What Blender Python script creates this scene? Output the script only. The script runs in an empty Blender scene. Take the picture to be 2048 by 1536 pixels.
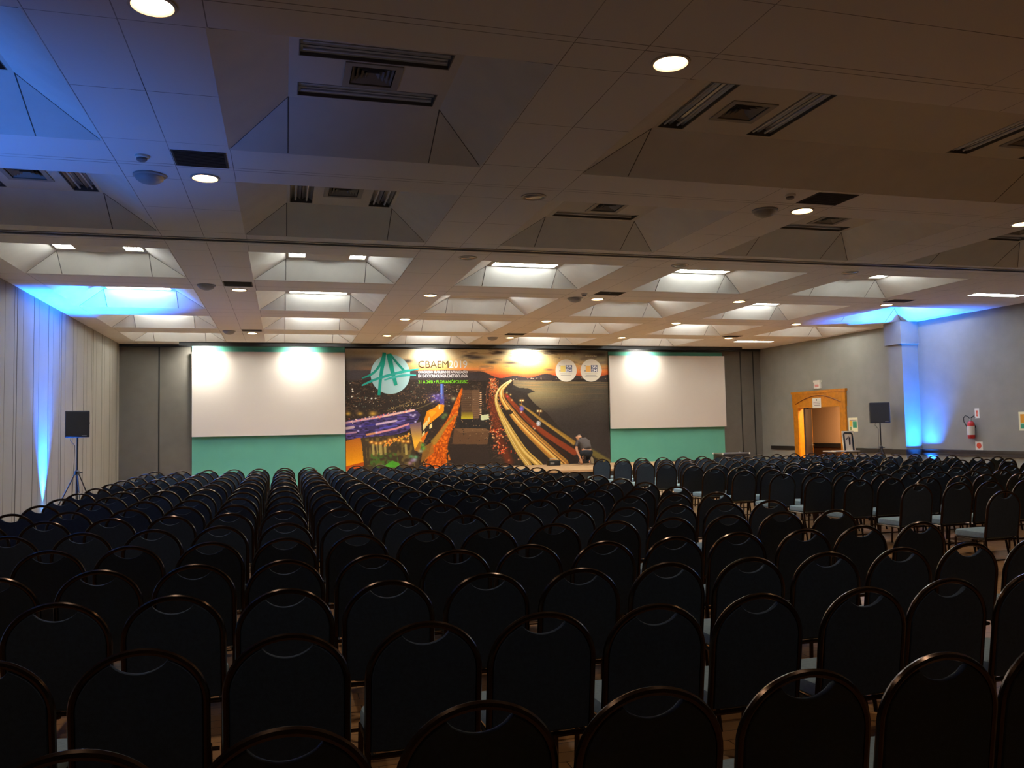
import bpy, bmesh, math, random
import numpy as np
from mathutils import Vector, Matrix
random.seed(7); rng = np.random.default_rng(7)
SC = bpy.context.scene
COL = SC.collection
PI = math.pi

# ------------------------------------------------------------------ camera
CR = np.array([0.9632082, -0.2680357, -0.0196684])
CU = np.array([0.0037846, -0.0596483, 0.9982123])
CF = np.array([0.2687297, 0.9615607, 0.0564394])
FPX = 1640.88
EYE = 1.65
def at(px, py, Y):
    """point (x, z) on the plane y = Y that the photo shows at pixel px, py"""
    d = CR*((px-1024)/FPX) - CU*((py-768)/FPX) + CF
    d = d*(Y/d[1]); return d[0], d[2]+EYE
def proj(x, y, z):
    P = np.array([x, y, z-EYE]); w = P@CF
    return 1024+FPX*(P@CR)/w, 768-FPX*(P@CU)/w
cam = bpy.data.cameras.new('camera'); co = bpy.data.objects.new('camera', cam); COL.objects.link(co)
cam.sensor_width = 36; cam.lens = FPX/2048*36; cam.clip_start = .05; cam.clip_end = 200
M = Matrix.Identity(4)
for i in range(3): M[i][0], M[i][1], M[i][2] = CR[i], CU[i], -CF[i]
M[2][3] = EYE
co.matrix_world = M; SC.camera = co

# ------------------------------------------------------------------ materials
def lin(c):
    return tuple(((v/255)/12.92 if v/255 <= .04045 else ((v/255+.055)/1.055)**2.4) for v in c)
MATS = {}
def mat(name, rgb, rough=.6, metal=0., spec=.5, emit=None, strength=0., noise=0., nscale=20., bump=0., bscale=200.):
    if name in MATS: return MATS[name]
    m = bpy.data.materials.new(name); m.use_nodes = True
    nt = m.node_tree; b = nt.nodes['Principled BSDF']; L = nt.links
    c = (*lin(rgb), 1)
    b.inputs['Base Color'].default_value = c
    b.inputs['Roughness'].default_value = rough
    b.inputs['Metallic'].default_value = metal
    b.inputs['Specular IOR Level'].default_value = spec
    tc = None
    if noise or bump:
        tc = nt.nodes.new('ShaderNodeTexCoord')
    if noise:
        n = nt.nodes.new('ShaderNodeTexNoise'); n.inputs['Scale'].default_value = nscale; n.inputs['Detail'].default_value = 4
        L.new(tc.outputs['Object'], n.inputs['Vector'])
        r = nt.nodes.new('ShaderNodeValToRGB')
        r.color_ramp.elements[0].position = .3; r.color_ramp.elements[1].position = .7
        r.color_ramp.elements[0].color = (*[v*(1-noise) for v in c[:3]], 1)
        r.color_ramp.elements[1].color = (*[min(1, v*(1+noise)) for v in c[:3]], 1)
        L.new(n.outputs['Fac'], r.inputs['Fac']); L.new(r.outputs['Color'], b.inputs['Base Color'])
    if bump:
        n2 = nt.nodes.new('ShaderNodeTexNoise'); n2.inputs['Scale'].default_value = bscale
        L.new(tc.outputs['Object'], n2.inputs['Vector'])
        bp = nt.nodes.new('ShaderNodeBump'); bp.inputs['Strength'].default_value = bump; bp.inputs['Distance'].default_value = .004
        L.new(n2.outputs['Fac'], bp.inputs['Height']); L.new(bp.outputs['Normal'], b.inputs['Normal'])
    if emit:
        b.inputs['Emission Color'].default_value = (*emit, 1); b.inputs['Emission Strength'].default_value = strength
    MATS[name] = m; return m

def line_mat(name, rgb, dark, terms, rough=.85):
    """flat colour with thin dark joints; terms = list of (axis, period, offset, half width)"""
    m = bpy.data.materials.new(name); m.use_nodes = True
    nt = m.node_tree; b = nt.nodes['Principled BSDF']; L = nt.links
    b.inputs['Roughness'].default_value = rough; b.inputs['Specular IOR Level'].default_value = .2
    tc = nt.nodes.new('ShaderNodeTexCoord'); sp = nt.nodes.new('ShaderNodeSeparateXYZ')
    L.new(tc.outputs['Object'], sp.inputs[0])
    def math_(op, a, bb=None):
        n = nt.nodes.new('ShaderNodeMath'); n.operation = op
        for i, v in enumerate((a, bb)):
            if v is None: continue
            if isinstance(v, (int, float)): n.inputs[i].default_value = v
            else: L.new(v, n.inputs[i])
        return n.outputs[0]
    tot = None
    for ax, per, off, hw in terms:
        t = math_('SUBTRACT', sp.outputs['XYZ'.index(ax)], off - per/2)
        t = math_('FLOORED_MODULO', t, per); t = math_('SUBTRACT', t, per/2); t = math_('ABSOLUTE', t)
        t = math_('LESS_THAN', t, hw)
        tot = t if tot is None else math_('MAXIMUM', tot, t)
    nz = nt.nodes.new('ShaderNodeTexNoise'); nz.inputs['Scale'].default_value = .9; nz.inputs['Detail'].default_value = 3
    L.new(tc.outputs['Object'], nz.inputs['Vector'])
    tot = math_('MULTIPLY', tot, nz.outputs['Fac'])
    mx = nt.nodes.new('ShaderNodeMix'); mx.data_type = 'RGBA'
    mx.inputs['A'].default_value = (*lin(rgb), 1); mx.inputs['B'].default_value = (*lin(dark), 1)
    tot = math_('MINIMUM', math_('MULTIPLY', tot, 1.5), 1.0)
    L.new(tot, mx.inputs['Factor']); L.new(mx.outputs['Result'], b.inputs['Base Color'])
    MATS[name] = m; return m

# ------------------------------------------------------------------ mesh helpers
class MB:
    """collects boxes, bars and tubes and links them as one mesh object"""
    def __init__(s): s.v = []; s.f = []
    def add(s, V, F):
        o = len(s.v); s.v += [tuple(map(float, p)) for p in V]; s.f += [tuple(i+o for i in f) for f in F]; return s
    def box(s, x0, x1, y0, y1, z0, z1):
        V = [(x, y, z) for z in (z0, z1) for y in (y0, y1) for x in (x0, x1)]
        return s.add(V, [(0,2,3,1),(4,5,7,6),(0,1,5,4),(2,6,7,3),(0,4,6,2),(1,3,7,5)])
    def cbox(s, x0, x1, y0, y1, z0, z1, c=.01):
        """box with chamfered edges"""
        bm = bmesh.new(); bmesh.ops.create_cube(bm, size=1)
        for v in bm.verts:
            v.co = Vector(((x0+x1)/2+v.co.x*(x1-x0), (y0+y1)/2+v.co.y*(y1-y0), (z0+z1)/2+v.co.z*(z1-z0)))
        bmesh.ops.bevel(bm, geom=bm.edges[:], offset=c, segments=2, affect='EDGES', profile=.6)
        bm.verts.index_update()
        s.add([v.co[:] for v in bm.verts], [[v.index for v in f.verts] for f in bm.faces]); bm.free(); return s
    def tube(s, pts, r, n=8, cap=True, closed=False):
        pts = [Vector(p) for p in pts]; k = len(pts); rr = r if isinstance(r, (list, tuple)) else [r]*k
        o = len(s.v); prev = None
        for i, p in enumerate(pts):
            if closed: t = pts[(i+1) % k]-pts[i-1]
            else: t = (pts[min(i+1, k-1)]-pts[max(i-1, 0)])
            t.normalize()
            if prev is None:
                a = Vector((0,0,1)) if abs(t.z) < .9 else Vector((1,0,0))
                nrm = t.cross(a).normalized()
            else:
                nrm = (prev - t*prev.dot(t)).normalized()
            prev = nrm; bn = t.cross(nrm)
            for j in range(n):
                a = 2*PI*j/n; s.v.append(tuple(p+(nrm*math.cos(a)+bn*math.sin(a))*rr[i]))
        m = k if closed else k-1
        for i in range(m):
            for j in range(n):
                a = o+i*n+j; b = o+i*n+(j+1) % n; c = o+((i+1) % k)*n+(j+1) % n; d = o+((i+1) % k)*n+j
                s.f.append((a, b, c, d))
        if cap and not closed:
            s.f.append(tuple(o+j for j in reversed(range(n)))); s.f.append(tuple(o+(k-1)*n+j for j in range(n)))
        return s
    def lathe(s, prof, n=24, c=(0,0,0)):
        """prof: list of (radius, z)"""
        o = len(s.v)
        for r, z in prof:
            for j in range(n):
                a = 2*PI*j/n; s.v.append((c[0]+r*math.cos(a), c[1]+r*math.sin(a), c[2]+z))
        for i in range(len(prof)-1):
            for j in range(n):
                s.f.append((o+i*n+j, o+i*n+(j+1) % n, o+(i+1)*n+(j+1) % n, o+(i+1)*n+j))
        s.f.append(tuple(o+j for j in reversed(range(n)))); s.f.append(tuple(o+(len(prof)-1)*n+j for j in range(n)))
        return s
    def prism(s, poly, a0, a1, axis='y'):
        """polygon in the two other axes, extruded along axis"""
        k = len(poly); o = len(s.v)
        for a in (a0, a1):
            for p, q in poly: s.v.append({'y': (p, a, q), 'z': (p, q, a), 'x': (a, p, q)}[axis])
        s.f.append(tuple(o+i for i in range(k))); s.f.append(tuple(o+k+i for i in reversed(range(k))))
        for i in range(k): s.f.append((o+i, o+k+i, o+k+(i+1) % k, o+(i+1) % k))
        return s
    def quad(s, a, b, c, d): return s.add([a, b, c, d], [(0,1,2,3)])
    def mesh(s, name, smooth=False, fix=True):
        me = bpy.data.meshes.new(name); me.from_pydata(s.v, [], s.f)
        if fix:
            bm = bmesh.new(); bm.from_mesh(me); bmesh.ops.recalc_face_normals(bm, faces=bm.faces[:]); bm.to_mesh(me); bm.free()
        if smooth:
            me.polygons.foreach_set('use_smooth', [True]*len(me.polygons))
            try: me.set_sharp_from_angle(angle=math.radians(40))
            except Exception: pass
        me.update(); return me
    def build(s, name, m, parent=None, smooth=False, fix=True, loc=None, rot=None):
        me = s.mesh(name, smooth, fix)
        if m: me.materials.append(m)
        o = bpy.data.objects.new(name, me); COL.objects.link(o)
        if parent: o.parent = parent
        if loc is not None: o.location = loc
        if rot is not None: o.rotation_euler = rot
        return o
def tag(o, label=None, cat=None, group=None, kind=None):
    if label: o['label'] = label
    if cat: o['category'] = cat
    if group: o['group'] = group
    if kind: o['kind'] = kind
    return o
def empty(name, loc=(0,0,0), rot=(0,0,0)):
    o = bpy.data.objects.new(name, None); COL.objects.link(o); o.location = loc; o.rotation_euler = rot
    o.empty_display_size = .1; return o
def struct(o): o['kind'] = 'structure'; return o
def copy_tree(o, parent=None):
    c = o.copy(); COL.objects.link(c)
    if parent: c.parent = parent
    for ch in list(o.children): copy_tree(ch, c)
    return c
def holes(mb, u0, u1, v0, v1, hs, f):
    """rectangle with rectangular holes; f maps (u, v) to a point"""
    us = sorted({u0, u1, *[h[0] for h in hs], *[h[1] for h in hs]}); vs = sorted({v0, v1, *[h[2] for h in hs], *[h[3] for h in hs]})
    us = [u for u in us if u0 <= u <= u1]; vs = [v for v in vs if v0 <= v <= v1]
    idx = {}
    def vi(u, v):
        if (u, v) not in idx: idx[(u, v)] = len(mb.v); mb.v.append(f(u, v))
        return idx[(u, v)]
    for a, b in zip(us, us[1:]):
        for c, d in zip(vs, vs[1:]):
            mu, mv = (a+b)/2, (c+d)/2
            if any(h[0] < mu < h[1] and h[2] < mv < h[3] for h in hs): continue
            mb.f.append((vi(a, c), vi(b, c), vi(b, d), vi(a, d)))
    return mb
def solid(o, t, off=-1):
    md = o.modifiers.new('thickness', 'SOLIDIFY'); md.thickness = t; md.offset = off; return o
ORD = ('zeroth first second third fourth fifth sixth seventh eighth ninth tenth eleventh twelfth thirteenth fourteenth fifteenth sixteenth '
       'seventeenth eighteenth').split()

# ------------------------------------------------------------------ palette
ceil_m = line_mat('ceiling_tiles', (222, 219, 215), (110, 105, 98), [('X', 3.73, -1.08, .004), ('X', 3.73, -.50, .004), ('X', 3.73, -1.65, .004), ('Y', 3.6, 9.07, .005), ('Y', 3.6, 12.75, .005), ('Y', 1.22, 9.6, .004)])
coffer_m = mat('coffer_plaster', (214, 211, 204), .9, spec=.2, noise=.04, nscale=3)
plate_m = mat('coffer_plate', (205, 200, 190), .9, spec=.2)
wallgrey = mat('grey_wall_fabric', (138, 135, 126), .95, spec=.15, noise=.05, nscale=2.5, bump=.3, bscale=120)
wallbeige = mat('beige_partition_panels', (148, 142, 132), .9, spec=.15, noise=.03, nscale=2)
wallback = mat('taupe_wall_panels', (98, 94, 86), .95, spec=.15, noise=.05, nscale=3, bump=.3, bscale=150)
dark_m = mat('dark_gap', (22, 20, 18), .8)
black_m = mat('black_paint', (16, 15, 15), .55)
rail_m = mat('dark_wood_rail', (38, 30, 25), .45, noise=.2, nscale=12)
white_m = mat('white_paint', (225, 222, 212), .6)
teal_m = mat('teal_fabric', (100, 172, 150), .85, spec=.2, noise=.03, nscale=2)
screen_m = mat('projection_screen', (208, 199, 187), .8, spec=.2)
wood_m = mat('orange_varnished_wood', (190, 118, 14), .35, noise=.16, nscale=9)
wood_d = mat('orange_wood_groove', (120, 62, 10), .5)
brown_m = mat('brown_wood_panel', (74, 46, 24), .5, noise=.2, nscale=7)
stage_m = mat('stage_carpet', (182, 148, 108), .9, noise=.08, nscale=30)
skirt_m = mat('stage_skirt', (34, 30, 27), .9)
metal_m = mat('brushed_metal', (180, 180, 178), .3, metal=1)
hoop_m = mat('bronze_tube', (70, 56, 46), .22, metal=.9)
fabric_m = mat('chair_fabric_shaded', (54, 68, 86), .85, spec=.25, noise=.12, nscale=60, bump=.25, bscale=500)  # same cloth as the seats, colour darkened for the shaded backs
seat_m = mat('chair_fabric_lit', (140, 162, 170), .9, spec=.2, noise=.08, nscale=60, bump=.25, bscale=500)  # same cloth as the backs, light from above put into its colour

# ------------------------------------------------------------------ floor
def floor_material():
    m = bpy.data.materials.new('wood_parquet_floor'); m.use_nodes = True; nt = m.node_tree; b = nt.nodes['Principled BSDF']; L = nt.links
    tc = nt.nodes.new('ShaderNodeTexCoord'); br = nt.nodes.new('ShaderNodeTexBrick')
    br.inputs['Scale'].default_value = 1; br.inputs['Brick Width'].default_value = .9; br.inputs['Row Height'].default_value = .12
    br.inputs['Mortar Size'].default_value = .003; br.inputs['Bias'].default_value = 0
    br.inputs['Color1'].default_value = (*lin((184, 136, 84)), 1); br.inputs['Color2'].default_value = (*lin((156, 120, 80)), 1); br.inputs['Mortar'].default_value = (*lin((70, 44, 24)), 1)
    L.new(tc.outputs['Object'], br.inputs['Vector']); L.new(br.outputs['Color'], b.inputs['Base Color']); b.inputs['Roughness'].default_value = .45
    return m
XL, XR, YB, YN, H = -4.77, 17.45, 27.0, -3.0, 4.5
def xw(y): return 17.2+(27-y)*.0136
o = MB().box(XL-.1, XR+2.4, YN, YB+.2, -.1, 0).build('floor', floor_material()); struct(o)

# ------------------------------------------------------------------ ceiling with sunk pyramid coffers
S = 2.85
CX = [(-1.489+1.3088*c)*S for c in range(6)]; CW = .9057*S
RY = [(2.081*S, 2.979*S, .66), (3.356*S, 4.249*S, .60), (4.641*S, 5.48*S, .38), (5.893*S, 6.808*S, .40), (7.22*S, 8.06*S, .38), (8.416*S, 9.186*S, .36)]
HC = .33; TX = .57
coffers = []   # x0,x1,y0,y1,ty,row,col
for r, (y0, y1, ty) in enumerate(RY):
    c = 0
    while c < 6:
        if c == 5 and r in (0, 1, 2, 5): c += 1; continue
        if r == 0 and c == 4: c += 1; continue
        if r == 0 and c == 2: coffers.append((CX[2], CX[3]+CW, y0, y1, ty, r, c)); c += 2; continue
        coffers.append((CX[c], CX[c]+CW, y0, y1, ty, r, c)); c += 1
# flush lights and grilles need openings in the flat ceiling
FLUSH = [(14.95, 16.35, 14.72, 15.02), (14.72, 16.12, 24.4, 24.7)]
GR = [(-1.07, -.55, 8.59, 9.08), (-1.07, -.55, 15.86, 16.34), (-1.07, -.55, 23.04, 23.4), (6.36, 6.94, 8.55, 9.02), (6.36, 6.94, 15.82, 16.2), (6.36, 6.94, 23.1, 23.5), (13.62, 14.2, 15.75, 16.1), (13.5, 14.05, 22.95, 23.3)]
DLX = (-.82, 2.95, 6.67, 10.33, 13.97)
mb = MB()
hs = [(a[0], a[1], a[2], a[3]) for a in coffers]+FLUSH
holes(mb, XL-.1, XR+.1, YN, YB+.1, hs, lambda u, v: (u, v, H))
ceil = mb.build('ceiling', ceil_m); struct(ceil)
md = ceil.modifiers.new('w', 'WELD') if False else None
# which way the two troffers of each coffer run
ALONG_X = {(0,1): 1, (0,0): 0, (0,2): 0, (1,0): 0, (1,1): 0, (1,2): 1, (1,3): 1, (1,4): 1, (2,0): 0, (2,1): 0, (2,2): 1, (2,3): 1, (2,4): 0,
           (3,0): 1, (3,1): 1, (3,2): 0, (3,3): 0, (3,4): 1, (3,5): 0, (4,0): 1, (4,1): 1, (4,2): 0, (4,3): 0, (4,4): 1, (4,5): 0, (5,0): 0, (5,1): 0, (5,2): 1, (5,3): 1, (5,4): 0}
LIGHTS = []; VENTS = []
for x0, x1, y0, y1, ty, r, c in coffers:
    px0, px1, py0, py1 = x0+TX, x1-TX, y0+ty, y1-ty
    z = H+HC; m = MB()
    for a, b_, c_, d in [((x0,y0),(x1,y0),(px1,py0),(px0,py0)), ((x1,y0),(x1,y1),(px1,py1),(px1,py0)), ((x1,y1),(x0,y1),(px0,py1),(px1,py1)), ((x0,y1),(x0,y0),(px0,py0),(px0,py1))]:
        m.quad((*a, H), (*b_, H), (*c_, z), (*d, z))
    f = m.build('coffer', coffer_m, ceil)
    # thin dark joints on the sloped faces, where the panels meet
    j = MB()
    for sx, X, PX in ((1, x0, px0), (-1, x1, px1)):
        for k, Y, PY in ((1, y0, py0), (-1, y1, py1)):
            j.tube([(X+.02*sx, Y+.02*k, H+.012), (PX, PY, z)], .006, 4)
        for Y, PY in ((y1, py1),):
            j.tube([(PX, Y-.01, H+.006), (PX, PY, z)], .006, 4)
    j.build('panel_joint', mat('joint_grey', (96, 92, 86), .9), f)
    hh = []; fix = []
    if r == 0 and c == 2: segs = [(px0, px0+1.44), (px1-1.44, px1)]
    else: segs = [(px0, px1)]
    for q0, q1 in segs:
        mx, my = (q0+q1)/2, (py0+py1)/2
        vv = (mx-.21, mx+.21, my-.21, my+.21); hh.append(vv); VENTS.append((mx, my, z, r, c))
        if ALONG_X[(r, c)]:
            for ya in (py0+.05, py1-.35): fix.append((mx-.64, mx+.64, ya, ya+.30))
        else:
            Ln = min(1.28, py1-py0-.08)
            for xa in (q0+.04, q1-.34): fix.append((xa, xa+.30, my-Ln/2, my+Ln/2))
    hh += fix
    pm = MB(); holes(pm, px0, px1, py0, py1, hh, lambda u, v: (u, v, z))
    pm.build('coffer_plate', plate_m, ceil)
    for fx in fix: LIGHTS.append((fx, z, r, c))
for fx in FLUSH: LIGHTS.append((fx, H, 9, 5))
# slab above so that nothing leaks through the openings
MB().box(XL-.1, XR+.1, YN, YB+.1, H+.62, H+.7).build('slab', dark_m, ceil)
# the folding wall's track across the ceiling
trk = MB(); 
for a, b_ in ((12.40, 12.44), (12.56, 12.60)):
    trk.quad((XL, a+.02, H-.012), (XR, a-.2, H-.012), (XR, b_-.2, H-.012), (XL, b_+.02, H-.012))
    trk.quad((XL, a+.02, H), (XR, a-.2, H), (XR, a-.2, H-.012), (XL, a+.02, H-.012)); trk.quad((XL, b_+.02, H), (XR, b_-.2, H), (XR, b_-.2, H-.012), (XL, b_+.02, H-.012))
trk.build('trim_1', mat('track_metal', (150, 146, 138), .5)); struct(bpy.data.objects['trim_1'])
g = MB(); g.quad((XL, 12.46, H-.004), (XR, 12.24, H-.004), (XR, 12.36, H-.004), (XL, 12.58, H-.004)); struct(g.build('trim_2', mat('track_slot', (34, 34, 44), .8)))

# ------------------------------------------------------------------ walls
o = MB().box(XL-.12, XL, YN, YB+.12, 0, H).build('wall_left', wallbeige); struct(o)
sm = MB()
k = -18
while True:
    y = 17.12+1.06*k
    if y > 26.9: break
    if y > YN:
        w = .012 if k % 3 == 0 else .007
        sm.box(XL, XL+.004, y-w, y+w, 0, H-.02)
        if k % 3 == 0: sm.box(XL, XL+.003, y-.17, y-.165, 0, H-.02)
        sm.box(XL, XL+.002, y+.36, y+.364, 0, H-.02)
    k += 1
struct(sm.build('trim_3', mat('panel_seam', (70, 62, 52), .9)))
o = MB().box(XL-.12, XR+.2, YB, YB+.12, 0, H).build('wall_back', wallback); struct(o)
sm = MB()
for x in (at(318, 800, YB)[0], at(1483, 800, YB)[0], -1.9, 16.9): sm.box(x-.02, x+.02, YB-.006, YB, 0, H)
struct(sm.build('trim_4', dark_m))
o = MB().box(XL-.12, XR+.2, YN-.12, YN, 0, H).build('wall_rear', wallgrey); struct(o)
# right wall with the doorway cut out; slightly out of square
DY0, DY1, DZ = 22.55, 24.72, 2.22
wr = MB(); holes(wr, YN, YB, 0, H, [(DY0, DY1, 0, DZ)], lambda y, z: (xw(y), y, z))
holes(wr, YN, YB, 0, H, [(DY0, DY1, 0, DZ)], lambda y, z: (xw(y)+.15, y, z))
for y in (DY0, DY1): wr.quad((xw(y), y, 0), (xw(y)+.15, y, 0), (xw(y)+.15, y, DZ), (xw(y), y, DZ))
wr.quad((xw(DY0), DY0, DZ), (xw(DY1), DY1, DZ), (xw(DY1)+.15, DY1, DZ), (xw(DY0)+.15, DY0, DZ))
struct(wr.build('wall_right', wallgrey))
def wall_bar(y0, y1, z0, z1, d0, d1, mb=None):
    mb = mb or MB()
    V = [(xw(y)-d, y, z) for z in (z0, z1) for y in (y0, y1) for d in (d0, d1)]
    return mb.add(V, [(0,1,3,2),(4,6,7,5),(0,4,5,1),(2,3,7,6),(0,2,6,4),(1,5,7,3)])
# pilaster with its capital
PY0, PY1 = 19.2, 19.75
struct(MB().box(16.77, 17.5, PY0, PY1, 0, 3.86).build('pilaster', wallgrey))
struct(MB().cbox(16.70, 17.5, PY0-.06, PY1+.06, 3.86, H, .012).build('pilaster_capital', wallgrey))
# chair rails
m = MB(); wall_bar(25.02, 26.45, .77, .91, 0, .03, m); struct(m.build('trim_5', rail_m))
m = MB(); wall_bar(PY1, 22.26, .74, .89, 0, .03, m); struct(m.build('trim_6', rail_m))
m = MB(); wall_bar(YN, PY0, .84, .90, 0, .035, m); wall_bar(YN, PY0, .74, .80, 0, .05, m); wall_bar(YN, PY0, .80, .84, 0, .02, m); struct(m.build('trim_7', rail_m))
struct(MB().box(16.735, 16.77, PY0-.035, PY1+.035, .74, .90).box(16.77, 17.3, PY0-.035, PY0, .74, .90).build('trim_8', rail_m))
# black valance above the stage wall
struct(MB().box(-3.0, 16.0, 26.24, 26.27, 4.385, H).build('trim_9', black_m))
struct(MB().box(XL, XR, YB-.05, YB, H-.09, H).build('trim_10', black_m))
# skirtings
struct(MB().box(XL, XL+.015, YN, YB, 0, .1).build('baseboard_left', rail_m))

# ------------------------------------------------------------------ corridor behind the doorway
cw = mat('corridor_wall', (176, 132, 92), .9, noise=.03)
X1 = 17.35; X2 = 19.3
struct(MB().box(X2, X2+.1, 20.5, YB+.1, 0, 2.9).build('wall_corridor', cw))
struct(MB().box(X2-.04, X2, 20.5, YB, .8, .95).build('trim_11', rail_m))
struct(MB().box(X2-.02, X2, 20.5, YB, 0, .8).build('trim_12', brown_m))
struct(MB().box(X1, X2+.1, 20.5, YB+.1, 2.9, 3.0).build('ceiling_corridor', white_m))
struct(MB().box(X1, X2+.1, 20.4, 20.5, 0, 2.9).build('wall_corridor_end', cw))
# door frame, header with the carved arch, the open leaf
dark_wood = mat('dark_door_leaf', (44, 30, 20), .5, noise=.2, nscale=7)
def wpt(y, z, d): return (xw(y)-d, y, z)
fr = MB(); 
wall_bar(DY1, 24.98, 0, DZ, 0, .06, fr); wall_bar(DY1-.01, DY1+.06, 0, DZ, -.15, .035, fr)
wall_bar(22.28, DY0, 0, DZ, 0, .06, fr); wall_bar(DY0-.06, DY0+.01, 0, DZ, -.15, .035, fr)
door = fr.build('door_1', wood_m); struct(door)
hd = MB(); wall_bar(22.26, 25.02, DZ, 2.75, 0, .07, hd); wall_bar(22.22, 25.06, 2.70, 2.78, 0, .09, hd)
hd.build('door_header', wood_m, door)
ar = MB(); ar.tube([wpt(22.46+2.36*t, 2.36+.25*math.sin(PI*t), .075) for t in np.linspace(0, 1, 25)], .018, 6); ar.build('arch_molding', wood_d, door)
lf = MB(); lf.box(0, .92, -.022, .022, 0, 2.2); leaf = lf.build('door_leaf', dark_wood, door, loc=(17.40, 24.68, 0), rot=(0, 0, math.radians(41)))
MB().box(.92, .935, -.025, .025, 0, 2.2).build('door_edge', wood_m, leaf)
hn = MB(); hn.cbox(.82, .86, -.034, -.022, .82, 1.02, .004); hn.tube([(.84, -.03, .93), (.84, -.08, .93), (.72, -.08, .93)], .013, 8); hn.build('door_handle', metal_m, leaf)

# ------------------------------------------------------------------ troffers, vents, downlights, domes, grilles
tube_on = mat('fluorescent_tube_lit', (255, 250, 240), .5, emit=(.95, 1., .96), strength=42.)
tube_off = mat('fluorescent_tube_unlit', (190, 195, 200), .25, spec=.6)
refl_m = mat('troffer_reflector', (190, 190, 188), .3, metal=.6)
house_on = mat('troffer_tray_lit', (235, 230, 220), .5)  # tray of lit troffers, the tubes' glow put into a paler colour
house_m = mat('troffer_tray_unlit', (96, 92, 84), .5)  # same tray where unlit, shade put into a darker colour
def make_light(along, lit, Ln, W):
    """troffer centred on 0; opening at z = 0, tray goes up"""
    root = empty('ceiling_light')
    def P(a, b): return (a, b) if along else (b, a)
    t = MB(); d = .085
    L2, W2 = Ln/2, W/2
    for (a0, a1, b0, b1) in ((-L2, L2, -W2, -W2+.008), (-L2, L2, W2-.008, W2), (-L2, -L2+.008, -W2, W2), (L2-.008, L2, -W2, W2)):
        if along: t.box(a0, a1, b0, b1, 0, d)
        else: t.box(b0, b1, a0, a1, 0, d)
    if along: t.box(-L2, L2, -W2, W2, d, d+.008)
    else: t.box(-W2, W2, -L2, L2, d, d+.008)
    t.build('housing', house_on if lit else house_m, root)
    rf = MB()
    for s in (-1, 1):
        prof = [(s*W2*.5+q*W2*.46, .03+.05*(1-q*q)) for q in np.linspace(-1, 1, 7)]
        for (b0, z0), (b1, z1) in zip(prof, prof[1:]):
            if along: rf.quad((-L2+.01, b0, z0), (L2-.01, b0, z0), (L2-.01, b1, z1), (-L2+.01, b1, z1))
            else: rf.quad((b0, -L2+.01, z0), (b0, L2-.01, z0), (b1, L2-.01, z1), (b1, -L2+.01, z1))
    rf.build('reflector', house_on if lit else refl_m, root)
    for s in (-1, 1):
        tb = MB(); b = s*W2*.5
        p0, p1 = ((-L2+.03, b, .030), (L2-.03, b, .030)) if along else ((b, -L2+.03, .030), (b, L2-.03, .030))
        tb.tube([p0, p1], .014, 8); tb.build('tube', tube_on if lit else tube_off, root)
    if False:
        lv = MB()
        for a in np.linspace(-L2+.1, L2-.1, 9):
            if along: lv.box(a-.003, a+.003, -W2+.01, W2-.01, .004, .03)
            else: lv.box(-W2+.01, W2-.01, a-.003, a+.003, .004, .03)
        lv.build('louver', refl_m, root)
    return root
protoL = {}
colw = ['coffer beside beige wall', 'second coffer from beige wall', 'third coffer from beige wall', 'fourth coffer from beige wall', 'fifth coffer from beige wall', 'coffer beside grey wall']
roww = ['nearest dark row', 'second dark row', 'first lit row', 'second lit row', 'third lit row', 'lit row nearest stage']
seen = {}
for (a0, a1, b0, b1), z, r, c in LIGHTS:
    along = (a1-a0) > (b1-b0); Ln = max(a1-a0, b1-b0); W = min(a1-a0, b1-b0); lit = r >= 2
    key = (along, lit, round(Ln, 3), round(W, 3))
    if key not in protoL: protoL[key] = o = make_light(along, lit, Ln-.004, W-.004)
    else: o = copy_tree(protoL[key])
    o.location = ((a0+a1)/2, (b0+b1)/2, z)
    cc = c
    if r == 9:
        lab = 'lit flush ceiling light in flat ceiling near %s' % ('the stage wall corner' if b0 > 20 else 'the fire extinguisher wall')
    else:
        n = seen.get((r, c), 0); seen[(r, c)] = n+1
        if r == 0 and c == 2 and n >= 2: cc, n = 3, n-2
        side = (('near', 'far')[n] if along else ('left', 'right')[n])
        lab = '%s %s light, %s, %s' % (side, 'lit' if lit else 'unlit', roww[r], colw[cc])
    tag(o, lab, 'ceiling light', 'recessed ceiling lights')

louv_m = mat('vent_louver', (150, 146, 138), .6)
def make_vent():
    root = empty('air_vent')
    f = MB()
    for (a0, a1, b0, b1) in ((-.25,.25,-.25,-.19), (-.25,.25,.19,.25), (-.25,-.19,-.19,.19), (.19,.25,-.19,.19)): f.box(a0, a1, b0, b1, -.012, .0)
    f.build('frame', louv_m, root)
    MB().box(-.2, .2, -.2, .2, .10, .11).build('duct_plate', dark_m, root)
    for k, q in enumerate((.18, .14, .10, .06)):
        l = MB()
        for sx, sy in ((1,0),(-1,0),(0,1),(0,-1)):
            a, b = q, q-.035
            if sx: l.quad((sx*a, -a, .0), (sx*a, a, .0), (sx*b, b, .05), (sx*b, -b, .05))
            else: l.quad((-a, sy*a, .0), (a, sy*a, .0), (b, sy*b, .05), (-b, sy*b, .05))
        l.build('louver', louv_m, root)
    return root
pv = None; vn = {}
for x, y, z, r, c in VENTS:
    o = pv = make_vent() if pv is None else pv
    if vn: o = copy_tree(pv)
    cc = c
    if (r, c) in vn: cc = c+1
    vn[(r, c)] = 1
    o.location = (x, y, z)
    tag(o, 'square air vent between lights, %s, %s' % (roww[r], colw[cc]), 'air vent', 'square air vents in the coffers')

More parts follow.
